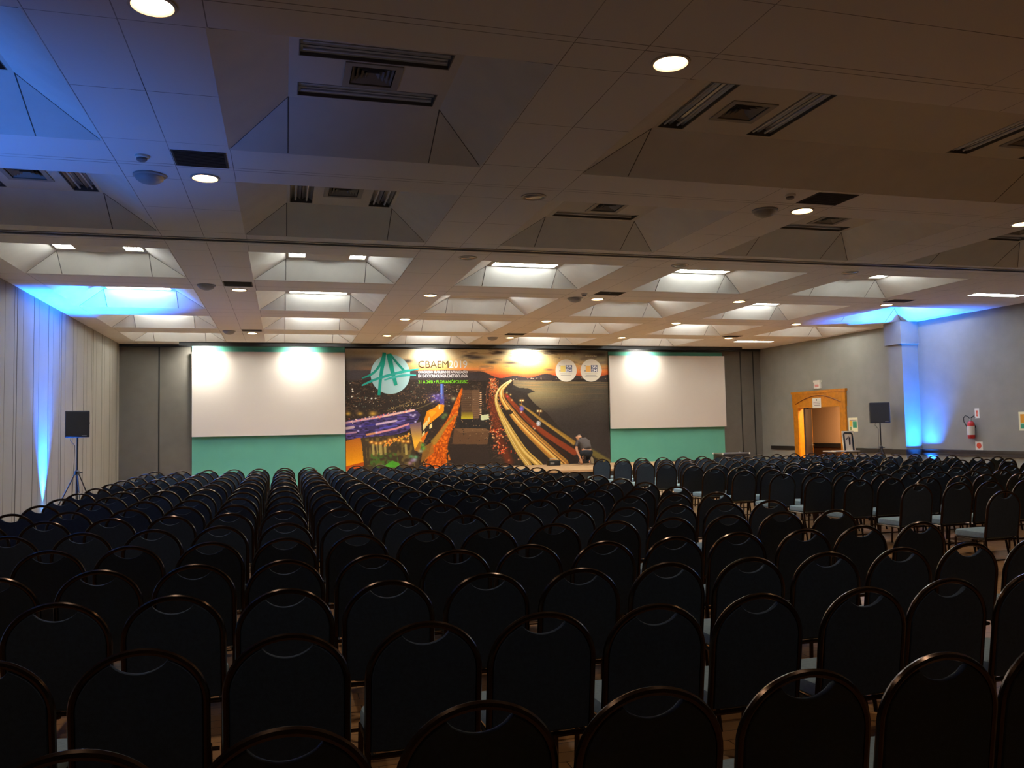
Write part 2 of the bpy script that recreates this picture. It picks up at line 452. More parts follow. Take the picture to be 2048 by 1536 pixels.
lamp_on = mat('downlight_lamp_lit', (255, 240, 220), .5, emit=(1., .62, .30), strength=20.)
lamp_off = mat('downlight_lamp_unlit', (90, 96, 110), .2, spec=.7)
ring_m = mat('downlight_ring', (190, 184, 172), .45)
def make_down(lit):
    root = empty('downlight')
    n = 24; m = MB()
    pr = [(.155, 0), (.155, -.012), (.135, -.016), (.125, -.006), (.120, -.002)]
    for r, z in pr:
        for j in range(n): m.v.append((r*math.cos(2*PI*j/n), r*math.sin(2*PI*j/n), z))
    for i in range(len(pr)-1):
        for j in range(n): m.f.append((i*n+j, i*n+(j+1) % n, (i+1)*n+(j+1) % n, (i+1)*n+j))
    m.build('ring', ring_m, root, smooth=True)
    MB().lathe([(.122, -.003), (.10, -.012), (.05, -.02), (.008, -.022)], 24).build('lamp_glass', lamp_on if lit else lamp_off, root, smooth=True)
    return root
DL = [(-.82, 1.95, 1), (2.95, 1.95, 1), (6.67, 1.95, 1), (6.67, 5.69, 1), (-.82, 5.69, 1), (2.93, 5.69, 1), (-.82, 9.47, 1), (2.96, 9.44, 0), (6.67, 9.34, 1), (10.34, 9.32, 1), (2.93, 13.03, 0), (6.75, 13.0, 0), (10.32, 13.06, 0),  # first three: unseen lamps, added to light the chair rims
      (-.82, 16.72, 1), (2.96, 16.79, 1), (6.67, 16.75, 1), (9.77+.3, 16.57, 1), (14.01, 16.47, 1), (2.96, 20.47, 1), (6.67, 20.38, 1), (10.39, 20.32, 1), (14.0, 20.09, 1),
      (-.82, 23.83, 1), (2.94, 24.03, 1), (6.72, 24.17, 1), (10.26, 23.81, 1), (13.91, 23.59, 1)]
rowname = {1: 'added unseen row over nearest chairs', 5: 'nearest row, above the front chairs', 9: 'second row, in the dark half', 13: 'row beside the ceiling track', 16: 'first row past the track', 20: 'middle row past the track', 23: 'row nearest the stage', 24: 'row nearest the stage'}
bx = {}
pd = {}
for x, y, lit in DL:
    if lit in pd: o = copy_tree(pd[lit])
    else: o = pd[lit] = make_down(lit)
    o.location = (x, y, H)
    key = rowname[int(y)]; beam = min(range(5), key=lambda i: abs(DLX[i]-x))
    tag(o, '%s round downlight on %s ceiling beam from beige wall, %s' % ('glowing' if lit else 'unlit', ORD[beam+1], key), 'downlight', 'round downlights in the ceiling')
    if lit:
        l = bpy.data.lights.new('downlight_beam', 'SPOT'); l.energy = 26 if (y < 3 or y > 14) else 54; l.color = (1., .88, .76); l.spot_size = math.radians(98); l.spot_blend = .8; l.shadow_soft_size = .1
        lo = bpy.data.objects.new('downlight_beam', l); COL.objects.link(lo); lo.location = (x, y, H-.04)

def make_dome():
    root = empty('ceiling_speaker')
    MB().lathe([(.17, 0), (.17, -.015), (.155, -.025)], 24).build('rim', mat('grey_plastic', (150, 150, 150), .5), root, smooth=True)
    MB().lathe([(.15, -.02), (.14, -.05), (.10, -.08), (.05, -.095), (.01, -.1)], 24).build('grille', mat('speaker_mesh', (150, 148, 146), .6), root, smooth=True)
    return root
def make_det():
    root = empty('smoke_detector')
    MB().lathe([(.07, 0), (.07, -.02), (.06, -.025)], 20).build('base', white_m, root, smooth=True)
    MB().lathe([(.05, -.02), (.05, -.045), (.035, -.055), (.005, -.056)], 20).build('sensor', mat('detector_grey', (120, 116, 118), .5), root, smooth=True)
    return root
where = {8: 'second row of downlights', 9: 'second row of downlights', 16: 'first downlight row past the track', 23: 'downlight row near the stage', 24: 'downlight row near the stage', 15: 'flush light'}
d0 = None
for x, y, w in [(-1.39, 9.5, 'beside the lit downlight over the dark half, beige wall side'), (-1.39, 16.31, 'past the ceiling track, beige wall side'), (-1.41, 23.44, 'near the stage, beige wall side'), (6.16, 9.42, 'over the dark half, middle of the hall'), (6.13, 16.7, 'past the ceiling track, middle of the hall'), (6.18, 24.22, 'near the stage, middle of the hall')]:
    o = d0 = make_dome() if d0 is None else d0
    if d0.get('label'): o = copy_tree(d0)
    o.location = (x, y, H); tag(o, 'grey domed ceiling speaker %s' % w, 'ceiling speaker', 'domed ceiling speakers')
d0 = None
for x, y, w in [(-1.37, 8.86, 'in front of the domed speaker, beige wall side'), (6.07, 8.73, 'in front of the domed speaker, middle of hall'), (6.12, 16.11, 'in front of the domed speaker past the track'), (13.46, 15.87, 'near the flush light by the grey wall')]:
    o = d0 = make_det() if d0 is None else d0
    if d0.get('label'): o = copy_tree(d0)
    o.location = (x, y, H); tag(o, 'small round smoke detector %s' % w, 'smoke detector', 'small smoke detectors')
grille_m = mat('brown_return_grille', (62, 54, 44), .8)
gw = ['beside the second lit downlight, beige wall side', 'beside the first downlight past the track, beige wall side', 'near the stage, beige wall side', 'over the dark half, middle of the hall', 'past the track, middle of the hall', 'near the stage, middle of the hall', 'past the track, grey wall side', 'near the stage, grey wall side']
for (a0, a1, b0, b1), w in zip(GR, gw):
    root = empty('ceiling_grille', ((a0+a1)/2, (b0+b1)/2, H)); X, Y = (a1-a0)/2, (b1-b0)/2
    MB().box(-X, X, -Y, Y, -.008, 0).build('plate', grille_m, root)
    s = MB()
    for q in np.linspace(-Y+.03, Y-.03, 12): s.box(-X+.02, X-.02, q-.006, q+.006, -.014, -.008)
    s.build('slat', mat('grille_slat', (50, 43, 36), .8), root)
    tag(root, 'dark brown rectangular return grille %s' % w, 'grille', 'dark return grilles in the ceiling')

# ------------------------------------------------------------------ stage, backdrop, screens
SZ = .45
st = empty('stage', (0, 0, 0))
SX0, SX1, SY0 = at(690.5, 800, 26.93)[0]+.01, 13.2, 22.85
MB().box(SX0, SX1, SY0, 26.95, SZ-.06, SZ).build('deck', stage_m, st)
sk = MB(); pts = []
n = 240
for i in range(n+1):
    x = SX0+.03+(SX1-SX0-.06)*i/n; pts.append((x, SY0+.03+.022*math.sin(i*2*PI/6)))
for (xa, ya), (xb, yb) in zip(pts, pts[1:]): sk.quad((xa, ya, 0), (xb, yb, 0), (xb, yb, SZ-.06), (xa, ya, SZ-.06))
sk.box(SX0+.02, SX0+.04, SY0+.05, 26.9, 0, SZ-.06); sk.box(SX1-.04, SX1-.02, SY0+.05, 26.9, 0, SZ-.06)
sk.build('skirt', skirt_m, st)
tag(st, 'low tan stage platform with dark pleated skirt before the city picture', 'stage')

YP = 26.93
tx0, tx1 = at(384, 800, YP)[0], at(690.5, 800, YP)[0]
o = MB().box(tx0, tx1-.005, YP, YP+.05, 0, 4.44).build('teal_panel', teal_m); tag(o, 'tall teal backdrop panel on the beige wall side, behind screen', 'backdrop panel', 'teal backdrop panels')
tx2, tx3 = at(1218.5, 800, YP)[0], at(1447, 800, YP)[0]
o = MB().box(tx2+.005, tx3, YP, YP+.05, 0, 4.36).build('teal_panel', teal_m)
# the stage meets this panel: it stands on the deck where they overlap
bm_ = o.data; 
for v in bm_.vertices:
    if v.co.z < .1: v.co.z = SZ
tag(o, 'tall teal backdrop panel on the door side, behind screen', 'backdrop panel', 'teal backdrop panels')
def screen(pa, pb, Y, lab):
    (x0, z1), (x1, z0) = at(*pa, Y), at(*pb, Y)
    root = empty('projection_screen', (0, 0, 0))
    MB().box(x0+.02, x1-.02, Y, Y+.02, z0+.02, z1-.02).build('screen_sheet', screen_m, root)
    f = MB(); f.box(x0, x1, Y-.006, Y+.06, z1-.025, z1); f.box(x0, x1, Y-.006, Y+.06, z0, z0+.025); f.box(x0, x0+.025, Y-.006, Y+.06, z0, z1); f.box(x1-.025, x1, Y-.006, Y+.06, z0, z1)
    f.build('frame', mat('screen_frame', (206, 200, 192), .6), root)
    b = MB(); b.box(x0+.4, x0+.48, Y+.06, YP, z1-.4, z1-.3); b.box(x1-.48, x1-.4, Y+.06, YP, z1-.4, z1-.3); b.box(x0+.4, x0+.48, Y+.06, YP, z0+.3, z0+.4); b.box(x1-.48, x1-.4, Y+.06, YP, z0+.3, z0+.4)
    b.build('bracket', black_m, root)
    tag(root, lab, 'projection screen', 'blank projection screens')
screen((384, 703), (691, 868), 26.78, 'blank white projection screen on the panel by the beige wall')
screen((1218, 711), (1453, 853), 26.78, 'blank white projection screen on the panel nearer the door')

# printed city picture ------------------------------------------------
NX, NZ = 740, 326
mx0, mx1 = at(691, 800, YP-.02)[0], at(1218, 800, YP-.02)[0]; mz0, mz1 = SZ+.005, 4.40
gx = np.linspace(mx0, mx1, NX); gz = np.linspace(mz1, mz0, NZ)
GX, GZ = np.meshgrid(gx, gz)
Pd = np.stack([GX, np.full_like(GX, YP-.02), GZ-EYE], -1); wv = Pd@CF
U = (1024+FPX*(Pd@CR)/wv-680)*3.7236; V = (768-FPX*(Pd@CU)/wv-690)*3.7236   # sketch units of the print
img = np.zeros((NZ, NX, 3))
def noise2(sx, sy, seed):
    r = np.random.default_rng(seed); a = r.random((64, 64)); x = (U/sx) % 63; y = (V/sy) % 63
    xi, yi = x.astype(int), y.astype(int); fx, fy = x-xi, y-yi; fx = fx*fx*(3-2*fx); fy = fy*fy*(3-2*fy)
    return (a[yi, xi]*(1-fx)+a[yi, xi+1]*fx)*(1-fy)+(a[yi+1, xi]*(1-fx)+a[yi+1, xi+1]*fx)*fy
def put(mask, c, al=1.):
    m = (np.clip(mask, 0, 1)*al)[..., None]; img[:] = img*(1-m)+np.array(c, float)*m
def inside(poly):
    p = np.array(poly, float); r = np.zeros(U.shape, bool); j = len(p)-1
    for i in range(len(p)):
        c = ((p[i, 1] > V) != (p[j, 1] > V)) & (U < (p[j, 0]-p[i, 0])*(V-p[i, 1])/((p[j, 1]-p[i, 1]) or 1e-9)+p[i, 0]); r ^= c; j = i
    return r.astype(float)
def poly(p, c, al=1.): put(inside(p), c, al)
def grad(p, c0, c1, v0, v1):
    m = inside(p); t = np.clip((V-v0)/(v1-v0), 0, 1)[..., None]; cc = np.array(c0)*(1-t)+np.array(c1)*t
    img[:] = np.where(m[..., None] > 0, cc, img)
def stroke(pts, w, c, al=1., soft=1.5, gap=None):
    pts = np.array(pts, float); w = np.array(w if hasattr(w, '__len__') else [w]*len(pts), float)
    best = np.full(U.shape, 1e9)
    for i in range(len(pts)-1):
        a, b = pts[i], pts[i+1]; d = b-a; L2 = max(d@d, 1e-9)
        t = np.clip(((U-a[0])*d[0]+(V-a[1])*d[1])/L2, 0, 1)
        dist = np.hypot(U-a[0]-t*d[0], V-a[1]-t*d[1])-(w[i]+(w[i+1]-w[i])*t)/2
        best = np.minimum(best, dist)
    put(np.clip(.5-best/soft, 0, 1), c, al)
def blob(u, v, ru, rv, c, al=1., hard=1.):
    q = ((U-u)/ru)**2+((V-v)/rv)**2; put(np.exp(-q*hard) if hard < 3 else (q < 1), c, al)
def curve(pts, n=40):
    p = np.array(pts, float); t = np.linspace(0, len(p)-1, n); out = []
    for q in t:
        i = min(int(q), len(p)-2); f = q-i; p0, p1, p2, p3 = p[max(i-1, 0)], p[i], p[i+1], p[min(i+2, len(p)-1)]
        out.append(.5*((2*p1)+(-p0+p2)*f+(2*p0-5*p1+4*p2-p3)*f*f+(-p0+3*p1-3*p2+p3)*f**3))
    return np.array(out)
# sky
t = np.clip((V-20)/210, 0, 1)
stops = [(0, (204, 200, 182)), (.3, (230, 212, 170)), (.58, (240, 190, 116)), (.84, (236, 130, 66)), (1, (190, 80, 44))]
for k in range(3): img[..., k] = np.interp(t, [s[0] for s in stops], [s[1][k] for s in stops])
put(np.clip((620-U)/520, 0, 1)*np.clip((V-20)/150+.35, 0, 1), (70, 62, 58), .9)
put(np.clip((U-1560)/300, 0, 1)*np.clip(1.1-(V-30)/150, 0, 1), (74, 78, 70), .9)
blob(700, 70, 260, 60, (236, 214, 160), .55); blob(1430, 90, 220, 60, (246, 214, 130), .6); blob(1380, 180, 200, 30, (250, 160, 60), .6)
n1 = noise2(70, 16, 3); n2 = noise2(26, 8, 4)
put(np.clip((n1*.65+n2*.35-.56)*6, 0, 1)*np.clip((V-20)/30, 0, 1)*np.clip((200-V)/60, 0, 1)*np.clip((U-900)/100+.4, 0, 1), (110, 96, 90), .6)
for u, v, ru, rv in [(1015, 92, 65, 14), (1130, 130, 40, 10), (1280, 133, 62, 12), (1180, 55, 40, 12), (500, 120, 40, 14), (300, 150, 120, 16), (150, 110, 110, 20), (1700, 50, 140, 14), (1580, 48, 70, 10), (1930, 70, 60, 14), (960, 80, 40, 8), (1560, 185, 30, 6)]:
    blob(u, v, ru, rv, (62, 56, 58), .9)
# hills and the dark town
hz = 232+8*np.sin(U/90)+10*np.sin(U/37+1)-26*np.exp(-((U-990)/120)**2)-34*np.exp(-((U-430)/260)**2)
put((V > hz).astype(float), (58, 48, 46)); 
put((V > 262+6*np.sin(U/50)).astype(float), (46, 37, 32))
nz = noise2(11, 5, 5)*noise2(40, 22, 6); put(np.clip((nz-.36)*5, 0, 1)*(V > 275)*(U < 1250), (96, 70, 50), .7)
nz = noise2(8, 4, 8); put(np.clip((nz-.84)*9, 0, 1)*(V > 250)*(V < 430)*(U < 1240), (150, 104, 66), .7)
put(np.clip((V-178-10*noise2(40, 12, 61))/10, 0, 1)*np.clip((1090-U)/130, 0, 1)*np.clip((262-V)/14, 0, 1), (62, 54, 55), .95)
# bay
sea = [(1290, 262), (2060, 276), (2060, 940), (1960, 880), (1800, 760), (1640, 620), (1540, 505), (1460, 445), (1410, 392), (1395, 365), (1452, 345), (1400, 325), (1330, 318), (1290, 300)]
m = inside(sea); tt = np.clip((V-262)/330, 0, 1); shore = np.clip(1-np.hypot((U-1480)/420, (V-350)/150), 0, 1)
for k, (a, b, c) in enumerate(zip((88, 80, 66), (54, 46, 42), (138, 124, 88))):
    base = a*(1-tt)+b*tt; base = base+(c-base)*shore; img[..., k] = np.where(m > 0, base, img[..., k])
put(m*np.clip((noise2(160, 4, 11)-.5)*2.2, 0, 1)*np.clip((430-V)/120, 0, 1), (166, 122, 72), .6)
poly([(1290, 296), (1330, 318), (1400, 322), (1455, 346), (1400, 352), (1330, 342), (1280, 330)], (50, 44, 38))
for i in range(26): blob(rng.uniform(1290, 1980), 252+rng.normal(0, 5), 4, 2, (226, 190, 150), .8, 4)
# far avenue lights
for i in range(420):
    v = 250+rng.random()**1.6*420; c = 1135+(v-250)*.10+rng.normal(0, 12+(v-250)*.09)
    col = [(240, 150, 80), (226, 96, 50), (250, 200, 140), (180, 80, 40)][rng.integers(4)]
    blob(c, v, rng.uniform(2, 5), rng.uniform(2, 5), col, .8, 4)
for k, (x, t0, b0) in enumerate([(1120, 270, 420), (1150, 262, 360), (1095, 300, 430), (1180, 262, 330)]): stroke([(x, t0), (x-6, b0)], 6, (150, 84, 48), .7)
stroke(curve([(1130, 420), (1160, 560), (1180, 680), (1220, 780), (1260, 870)]), [60]*40, (110, 46, 24), .75, 30)
for i in range(120):
    t_ = rng.random(); v = 620+t_*190; c = 1160+t_*60+rng.normal(0, 34); blob(c, v, rng.uniform(3, 7), rng.uniform(3, 6), [(240, 110, 50), (220, 70, 36), (255, 190, 130), (80, 30, 20)][rng.integers(4)], .85, 4)
# light trails on the ring road
A = curve([(1272, 262), (1212, 300), (1172, 352), (1163, 420), (1186, 500), (1226, 590), (1268, 680), (1330, 790), (1405, 892)])
B = curve([(1276, 266), (1232, 305), (1202, 345), (1212, 405), (1262, 480), (1330, 566), (1420, 660), (1530, 765), (1660, 885)])
A2 = curve([(1164, 420), (1196, 500), (1246, 590), (1300, 680), (1375, 790), (1480, 890)])
stroke(A, np.linspace(9, 46, 40), (172, 136, 62)); stroke(A2, np.linspace(10, 50, 40), (184, 146, 66)); stroke(B, np.linspace(12, 84, 40), (170, 122, 52))
for off, c in [(-18, (236, 202, 106)), (-6, (250, 224, 150)), (8, (226, 186, 90)), (20, (120, 84, 40)), (30, (240, 200, 100))]:
    f = np.linspace(.25, 1, 40); stroke(np.stack([A2[:, 0]+off*f*.9, A2[:, 1]], -1), np.linspace(3, 8, 40), c, .9)
for off, c in [(-14, (232, 196, 104)), (0, (252, 226, 150)), (13, (212, 170, 84))]:
    f = np.linspace(.25, 1, 40); stroke(np.stack([A[:, 0]+off*f, A[:, 1]], -1), np.linspace(3, 7, 40), c, .9)
for off, c in [(-30, (214, 136, 60)), (-16, (246, 206, 112)), (-4, (252, 222, 138)), (10, (110, 70, 34)), (22, (240, 184, 96)), (34, (150, 96, 50))]:
    f = np.linspace(.22, 1.05, 40); stroke(np.stack([B[:, 0]+off*f, B[:, 1]], -1), np.linspace(3, 9, 40), c, .85)
stroke(A[:16], 8, (250, 232, 176), .8); stroke(B[:14], 8, (250, 226, 160), .8)
blob(1255, 500, 34, 18, (44, 34, 26), .95, 4); stroke([(1240, 505), (1245, 545)], 12, (48, 38, 28))
stroke(curve([(1235, 370), (1275, 420), (1320, 470), (1400, 556), (1500, 640), (1620, 720), (1745, 800)]), np.linspace(26, 44, 40), (150, 62, 28), .85, 6)
stroke(curve([(1340, 440), (1440, 510), (1560, 600), (1650, 660), (1745, 725)]), np.linspace(10, 26, 40), (170, 128, 50), .9, 8)
stroke(curve([(1380, 470), (1500, 566), (1620, 650), (1740, 740)]), np.linspace(4, 14, 40), (206, 160, 74), .7, 6)
stroke(curve([(1830, 770), (1900, 812), (1990, 872), (2050, 910)]), np.linspace(34, 60, 40), (118, 104, 52), .9, 14)
stroke(curve([(1300, 450), (1420, 590), (1560, 720), (1700, 840)]), np.linspace(5, 12, 40), (80, 34, 20), .6, 5)
for u, v in [(1345, 413), (1362, 413), (1474, 492), (1495, 492)]: blob(u, v, 11, 10, (255, 190, 90), .95, 1.4); blob(u, v, 5, 5, (255, 240, 190), 1, 4)
stroke([(1353, 415), (1355, 450)], 3, (200, 130, 60)); stroke([(1485, 494), (1485, 525)], 3, (200, 130, 60))
for u, v, c in [(1353, 472, (120, 110, 200)), (1478, 585, (226, 232, 240))]:
    for a in range(0, 180, 36): stroke([(u-15*math.cos(math.radians(a)), v-20*math.sin(math.radians(a))), (u+15*math.cos(math.radians(a)), v+20*math.sin(math.radians(a)))], 5, c, .9)
for u, v, c in [(1248, 384, (236, 60, 90)), (1280, 410, (250, 190, 120)), (1350, 500, (250, 220, 180)), (1440, 610, (255, 140, 90)), (1450, 622, (255, 230, 180)), (1270, 370, (230, 190, 110)), (1243, 355, (180, 190, 120)), (1258, 858, (255, 170, 120)), (1330, 852, (255, 180, 120))]: blob(u, v, 9, 8, c, 1, 2)
# block of flats
poly([(905, 335), (1037, 335), (1037, 545), (902, 548)], (92, 68, 50)); poly([(985, 335), (1037, 335), (1037, 545), (985, 546)], (112, 84, 62))
for k in range(14):
    v = 350+k*14; stroke([(912, v), (978, v)], 3, (60, 42, 32), .8); stroke([(990, v), (1030, v)], 3, (78, 54, 42), .6)
for k in range(11): blob(1047, 356+k*16, 8, 3, (255, 206, 160), .95, 4)
grad([(905, 500), (990, 500), (990, 550), (902, 552)], (110, 90, 40), (196, 180, 40), 500, 550)
poly([(1050, 524), (1106, 515), (1110, 552), (1048, 562)], (214, 222, 178))
poly([(850, 622), (1060, 606), (1115, 640), (1098, 740), (836, 738)], (96, 68, 46)); poly([(850, 622), (1060, 606), (1115, 640), (900, 655)], (112, 82, 56))
poly([(836, 738), (1098, 740), (1120, 880), (790, 905)], (50, 39, 34))
poly([(870, 552), (1110, 560), (1120, 620), (860, 622)], (44, 38, 36))
for i in range(40): blob(rng.uniform(860, 1110), rng.uniform(560, 720), 4, 4, [(30, 26, 24), (150, 120, 90)][rng.integers(2)], .8, 4)
# orange street
ss = curve([(908, 325), (890, 380), (868, 450), (838, 540), (790, 640), (745, 740), (715, 900)])
stroke(ss, np.concatenate([np.linspace(10, 60, 22), np.linspace(62, 150, 18)]), (200, 86, 16), 1, 8)
put(inside([(900, 330), (920, 330), (860, 600), (800, 720), (830, 900), (610, 900), (700, 720), (800, 560)])*np.clip((noise2(9, 9, 21)-.5)*4, 0, 1), (250, 132, 28), .9)
put(inside([(900, 330), (920, 330), (860, 600), (800, 720), (830, 900), (610, 900), (700, 720), (800, 560)])*np.clip((noise2(7, 5, 22)-.8)*9, 0, 1), (110, 44, 16), .9)
stroke([(700, 880), (735, 770), (760, 890)], 3, (90, 36, 14), .8)
stroke(curve([(860, 520), (790, 600), (740, 670), (700, 720)]), np.linspace(10, 46, 40), (170, 142, 62), .8, 8)
poly([(620, 760), (690, 720), (700, 800), (600, 880)], (160, 110, 44), .8)
# shopping centre roofs
roof = [(42, 566), (300, 520), (560, 475), (600, 520), (560, 590), (500, 640), (330, 690), (42, 700)]
poly(roof, (62, 50, 92)); m = inside(roof)
put(m*np.clip((noise2(34, 9, 31)-.5)*4, 0, 1), (94, 74, 150), .8); put(m*np.clip((noise2(22, 7, 32)-.66)*6, 0, 1), (36, 28, 50), .9)
for p, w, c in [([(42, 580), (200, 552), (330, 530)], 14, (222, 176, 186)), ([(330, 530), (450, 505), (550, 486)], 15, (246, 200, 186)), ([(42, 622), (100, 612)], 20, (216, 190, 190)), ([(270, 592), (330, 580), (420, 564)], 15, (222, 196, 216)), ([(420, 575), (480, 560)], 10, (120, 110, 200)), ([(200, 668), (300, 650)], 15, (222, 150, 96)), ([(270, 655), (420, 622), (510, 590)], 14, (238, 160, 160)), ([(42, 660), (120, 650)], 12, (190, 140, 160)), ([(300, 622), (420, 600)], 12, (86, 84, 190)), ([(150, 610), (260, 592)], 10, (60, 52, 140))]:
    stroke(p, w, c, .95, 4)
for i in range(46):
    t_ = rng.random(); blob(60+480*t_, 573-88*t_+rng.normal(0, 7), 5, 4, [(255, 190, 150), (250, 120, 110), (255, 226, 210)][rng.integers(3)], .9, 3)
for u, v in [(558, 520), (545, 530), (562, 572), (528, 522), (150, 606), (135, 640), (270, 650), (700, 378), (730, 372), (718, 400), (745, 412), (690, 420)]: blob(u, v, 10, 8, (226, 214, 255), 1, 1.5)
blob(725, 395, 60, 34, (96, 76, 170), .75, 1.2); grad([(744, 290), (770, 290), (776, 445), (742, 440)], (70, 90, 150), (80, 66, 140), 290, 440); stroke([(757, 292), (760, 400)], 5, (110, 140, 220), .9)
for u in (60, 150, 245): blob(u, 512, 22 if u < 200 else 30, 14 if u < 200 else 20, (206, 160, 60), .95, 1.3)
# lit fronts
grad([(42, 715), (152, 688), (190, 870), (42, 930)], (186, 104, 34), (252, 166, 16), 690, 880)
poly([(42, 905), (190, 868), (180, 900), (42, 945)], (196, 84, 20))
put(inside([(160, 690), (520, 660), (560, 800), (600, 920), (180, 920)]), (66, 52, 36))
put(inside([(190, 700), (520, 660), (540, 760), (560, 900), (200, 900)])*np.clip((noise2(16, 22, 41)-.5)*4, 0, 1), (108, 92, 48), .9)
for u, w in [(245, 18), (275, 10), (300, 24), (335, 16), (490, 18)]: stroke([(u, 745), (u+4, 810)], w, (196, 176, 100), .85, 6)
for k in range(9): blob(235+34*k, 724-2*k+12*math.sin(k), 17, 13, (255, 150, 40), .95, 1.3); blob(235+34*k, 724-2*k+12*math.sin(k), 8, 7, (255, 206, 110), 1, 3)
for i in range(60): t_ = rng.random(); blob(330+190*t_, 745-80*t_+rng.normal(0, 8), 5, 5, (250, 140+rng.integers(60), 60), .9, 4)
put(inside([(230, 810), (420, 800), (450, 920), (220, 920)])*np.clip((noise2(18, 14, 51)-.35)*3, 0, 1), (70, 106, 40), .9)
poly([(330, 900), (390, 860), (440, 880), (450, 910), (340, 915)], (78, 170, 44), .85)
grad([(518, 592), (602, 572), (614, 722), (590, 770), (556, 782)], (120, 92, 104), (250, 190, 60), 590, 720)
poly([(590, 720), (614, 722), (590, 800), (556, 782)], (170, 110, 40))
poly([(648, 492), (700, 470), (735, 440), (776, 445), (772, 500), (700, 560), (640, 610), (615, 600)], (244, 150, 26)); poly([(660, 500), (690, 486), (720, 500), (680, 540)], (250, 176, 40))
for q in [[(615, 600), (650, 560), (655, 590), (620, 640)], [(655, 545), (668, 530), (668, 570), (656, 580)], [(665, 600), (685, 580), (685, 615), (668, 625)], [(612, 660), (630, 640), (630, 680), (614, 700)], [(735, 448), (745, 446), (745, 470), (735, 480)]]: poly(q, (246, 226, 150))
poly([(600, 700), (640, 650), (660, 640), (620, 730)], (232, 120, 30))
for u, v, c in [(555, 855, (190, 196, 230)), (540, 860, (150, 120, 170)), (565, 835, (120, 190, 140)), (530, 830, (90, 160, 110)), (620, 770, (90, 190, 70)), (615, 745, (120, 200, 80)), (600, 790, (200, 210, 170)), (520, 880, (170, 130, 160)), (785, 520, (110, 140, 70)), (770, 540, (90, 130, 70)), (845, 400, (200, 190, 140))]: blob(u, v, 20, 16, c, .85, 1.6)
for i in range(170): blob(rng.uniform(60, 1000), rng.uniform(270, 470), rng.uniform(1.5, 4), rng.uniform(1.5, 3.5), [(190, 140, 90), (226, 214, 190), (150, 100, 60), (120, 150, 130)][rng.integers(4)], .75, 4)
for p in [[(350, 490), (440, 455), (530, 420)], [(560, 480), (640, 450), (700, 420)]]: stroke(p, 7, (112, 96, 60), .8, 4)
for i in range(50): t_ = rng.random(); blob(350+360*t_, 490-90*t_+rng.normal(0, 14), 3, 3, (206, 176, 110), .8, 4)
for u, v in [(92, 330), (95, 345), (88, 385), (235, 398), (265, 398)]: blob(u, v, 6, 6, (230, 226, 210), .95, 3)
img += (noise2(5, 5, 77)-.5)[..., None]*8
lc = np.clip(img, 0, 255)/255; lc = np.where(lc <= .04045, lc/12.92, ((lc+.055)/1.055)**2.4)
verts = np.stack([GX, np.full_like(GX, YP-.02), GZ], -1).reshape(-1, 3)
ii = np.arange(NX*NZ).reshape(NZ, NX); F = np.stack([ii[1:, :-1], ii[1:, 1:], ii[:-1, 1:], ii[:-1, :-1]], -1).reshape(-1, 4)
me = bpy.data.meshes.new('print'); me.vertices.add(len(verts)); me.vertices.foreach_set('co', verts.ravel().astype(np.float32))
me.loops.add(F.size); me.loops.foreach_set('vertex_index', F.ravel().astype(np.int32)); me.polygons.add(len(F)); me.polygons.foreach_set('loop_start', np.arange(0, F.size, 4, dtype=np.int32))
me.update(calc_edges=True); me.validate()
ca = me.color_attributes.new('ink', 'FLOAT_COLOR', 'POINT'); ca.data.foreach_set('color', np.concatenate([lc.reshape(-1, 3), np.ones((NX*NZ, 1))], 1).ravel().astype(np.float32))
pm = bpy.data.materials.new('printed_city_picture'); pm.use_nodes = True; nt = pm.node_tree; b = nt.nodes['Principled BSDF']; b.inputs['Roughness'].default_value = .7; b.inputs['Specular IOR Level'].default_value = .2
a_ = nt.nodes.new('ShaderNodeVertexColor'); a_.layer_name = 'ink'; nt.links.new(a_.outputs['Color'], b.inputs['Base Color']); me.materials.append(pm)
bd = empty('printed_banner', (0, 0, 0)); tag(bd, 'wide printed banner of a coastal city at dusk with congress lettering', 'banner')
pr = bpy.data.objects.new('print', me); COL.objects.link(pr); pr.parent = bd
fb = MB(); fb.box(mx0, mx1, YP-.018, YP+.06, mz0, mz1); fb.build('panel_board', mat('banner_board', (60, 52, 48), .8), bd)

def uv(u, v, Y=YP-.022): return at(680+u/3.7236, 690+v/3.7236, Y)
def plate(polys, c, name, y0, y1, parent, rough=.7):
    m = MB()
    for p in polys: m.prism([uv(*q) for q in p], y0, y1, 'y')
    return m.build(name, mat('ink_%d_%d_%d' % c, c, rough, spec=.2), parent)
y_a, y_b, y_c = YP-.021, YP-.025, YP-.029
disc = [(375+147*math.cos(a), 218+147*math.sin(a)) for a in np.linspace(0, 2*PI, 64, endpoint=False)]
em = plate([disc], (166, 200, 200), 'emblem_disc', y_b, y_a, bd)
def band(pts, w):
    c = curve(pts, 30); t_ = np.gradient(c, axis=0); t_ /= np.hypot(t_[:, 0], t_[:, 1])[:, None]; n_ = np.stack([-t_[:, 1], t_[:, 0]], -1); w = np.interp(np.linspace(0, 1, 30), np.linspace(0, 1, len(w)), w)[:, None]/2
    return [tuple(q) for q in np.concatenate([c+n_*w, (c-n_*w)[::-1]])]
TE = (22, 146, 124)
plate([band([(330, 56), (322, 120), (304, 230), (290, 374)], [26, 30, 24, 20]), band([(362, 66), (380, 150), (396, 220), (417, 300)], [34, 34, 30, 24])], TE, 'emblem_tower', y_c-.002, y_b, bd)
plate([band([(328, 58), (296, 150), (240, 214), (164, 248)], [14, 18, 18, 6]), band([(374, 66), (410, 116), (446, 158), (480, 194)], [14, 16, 18, 16])], (26, 138, 118), 'emblem_cable', y_c, y_b, bd)
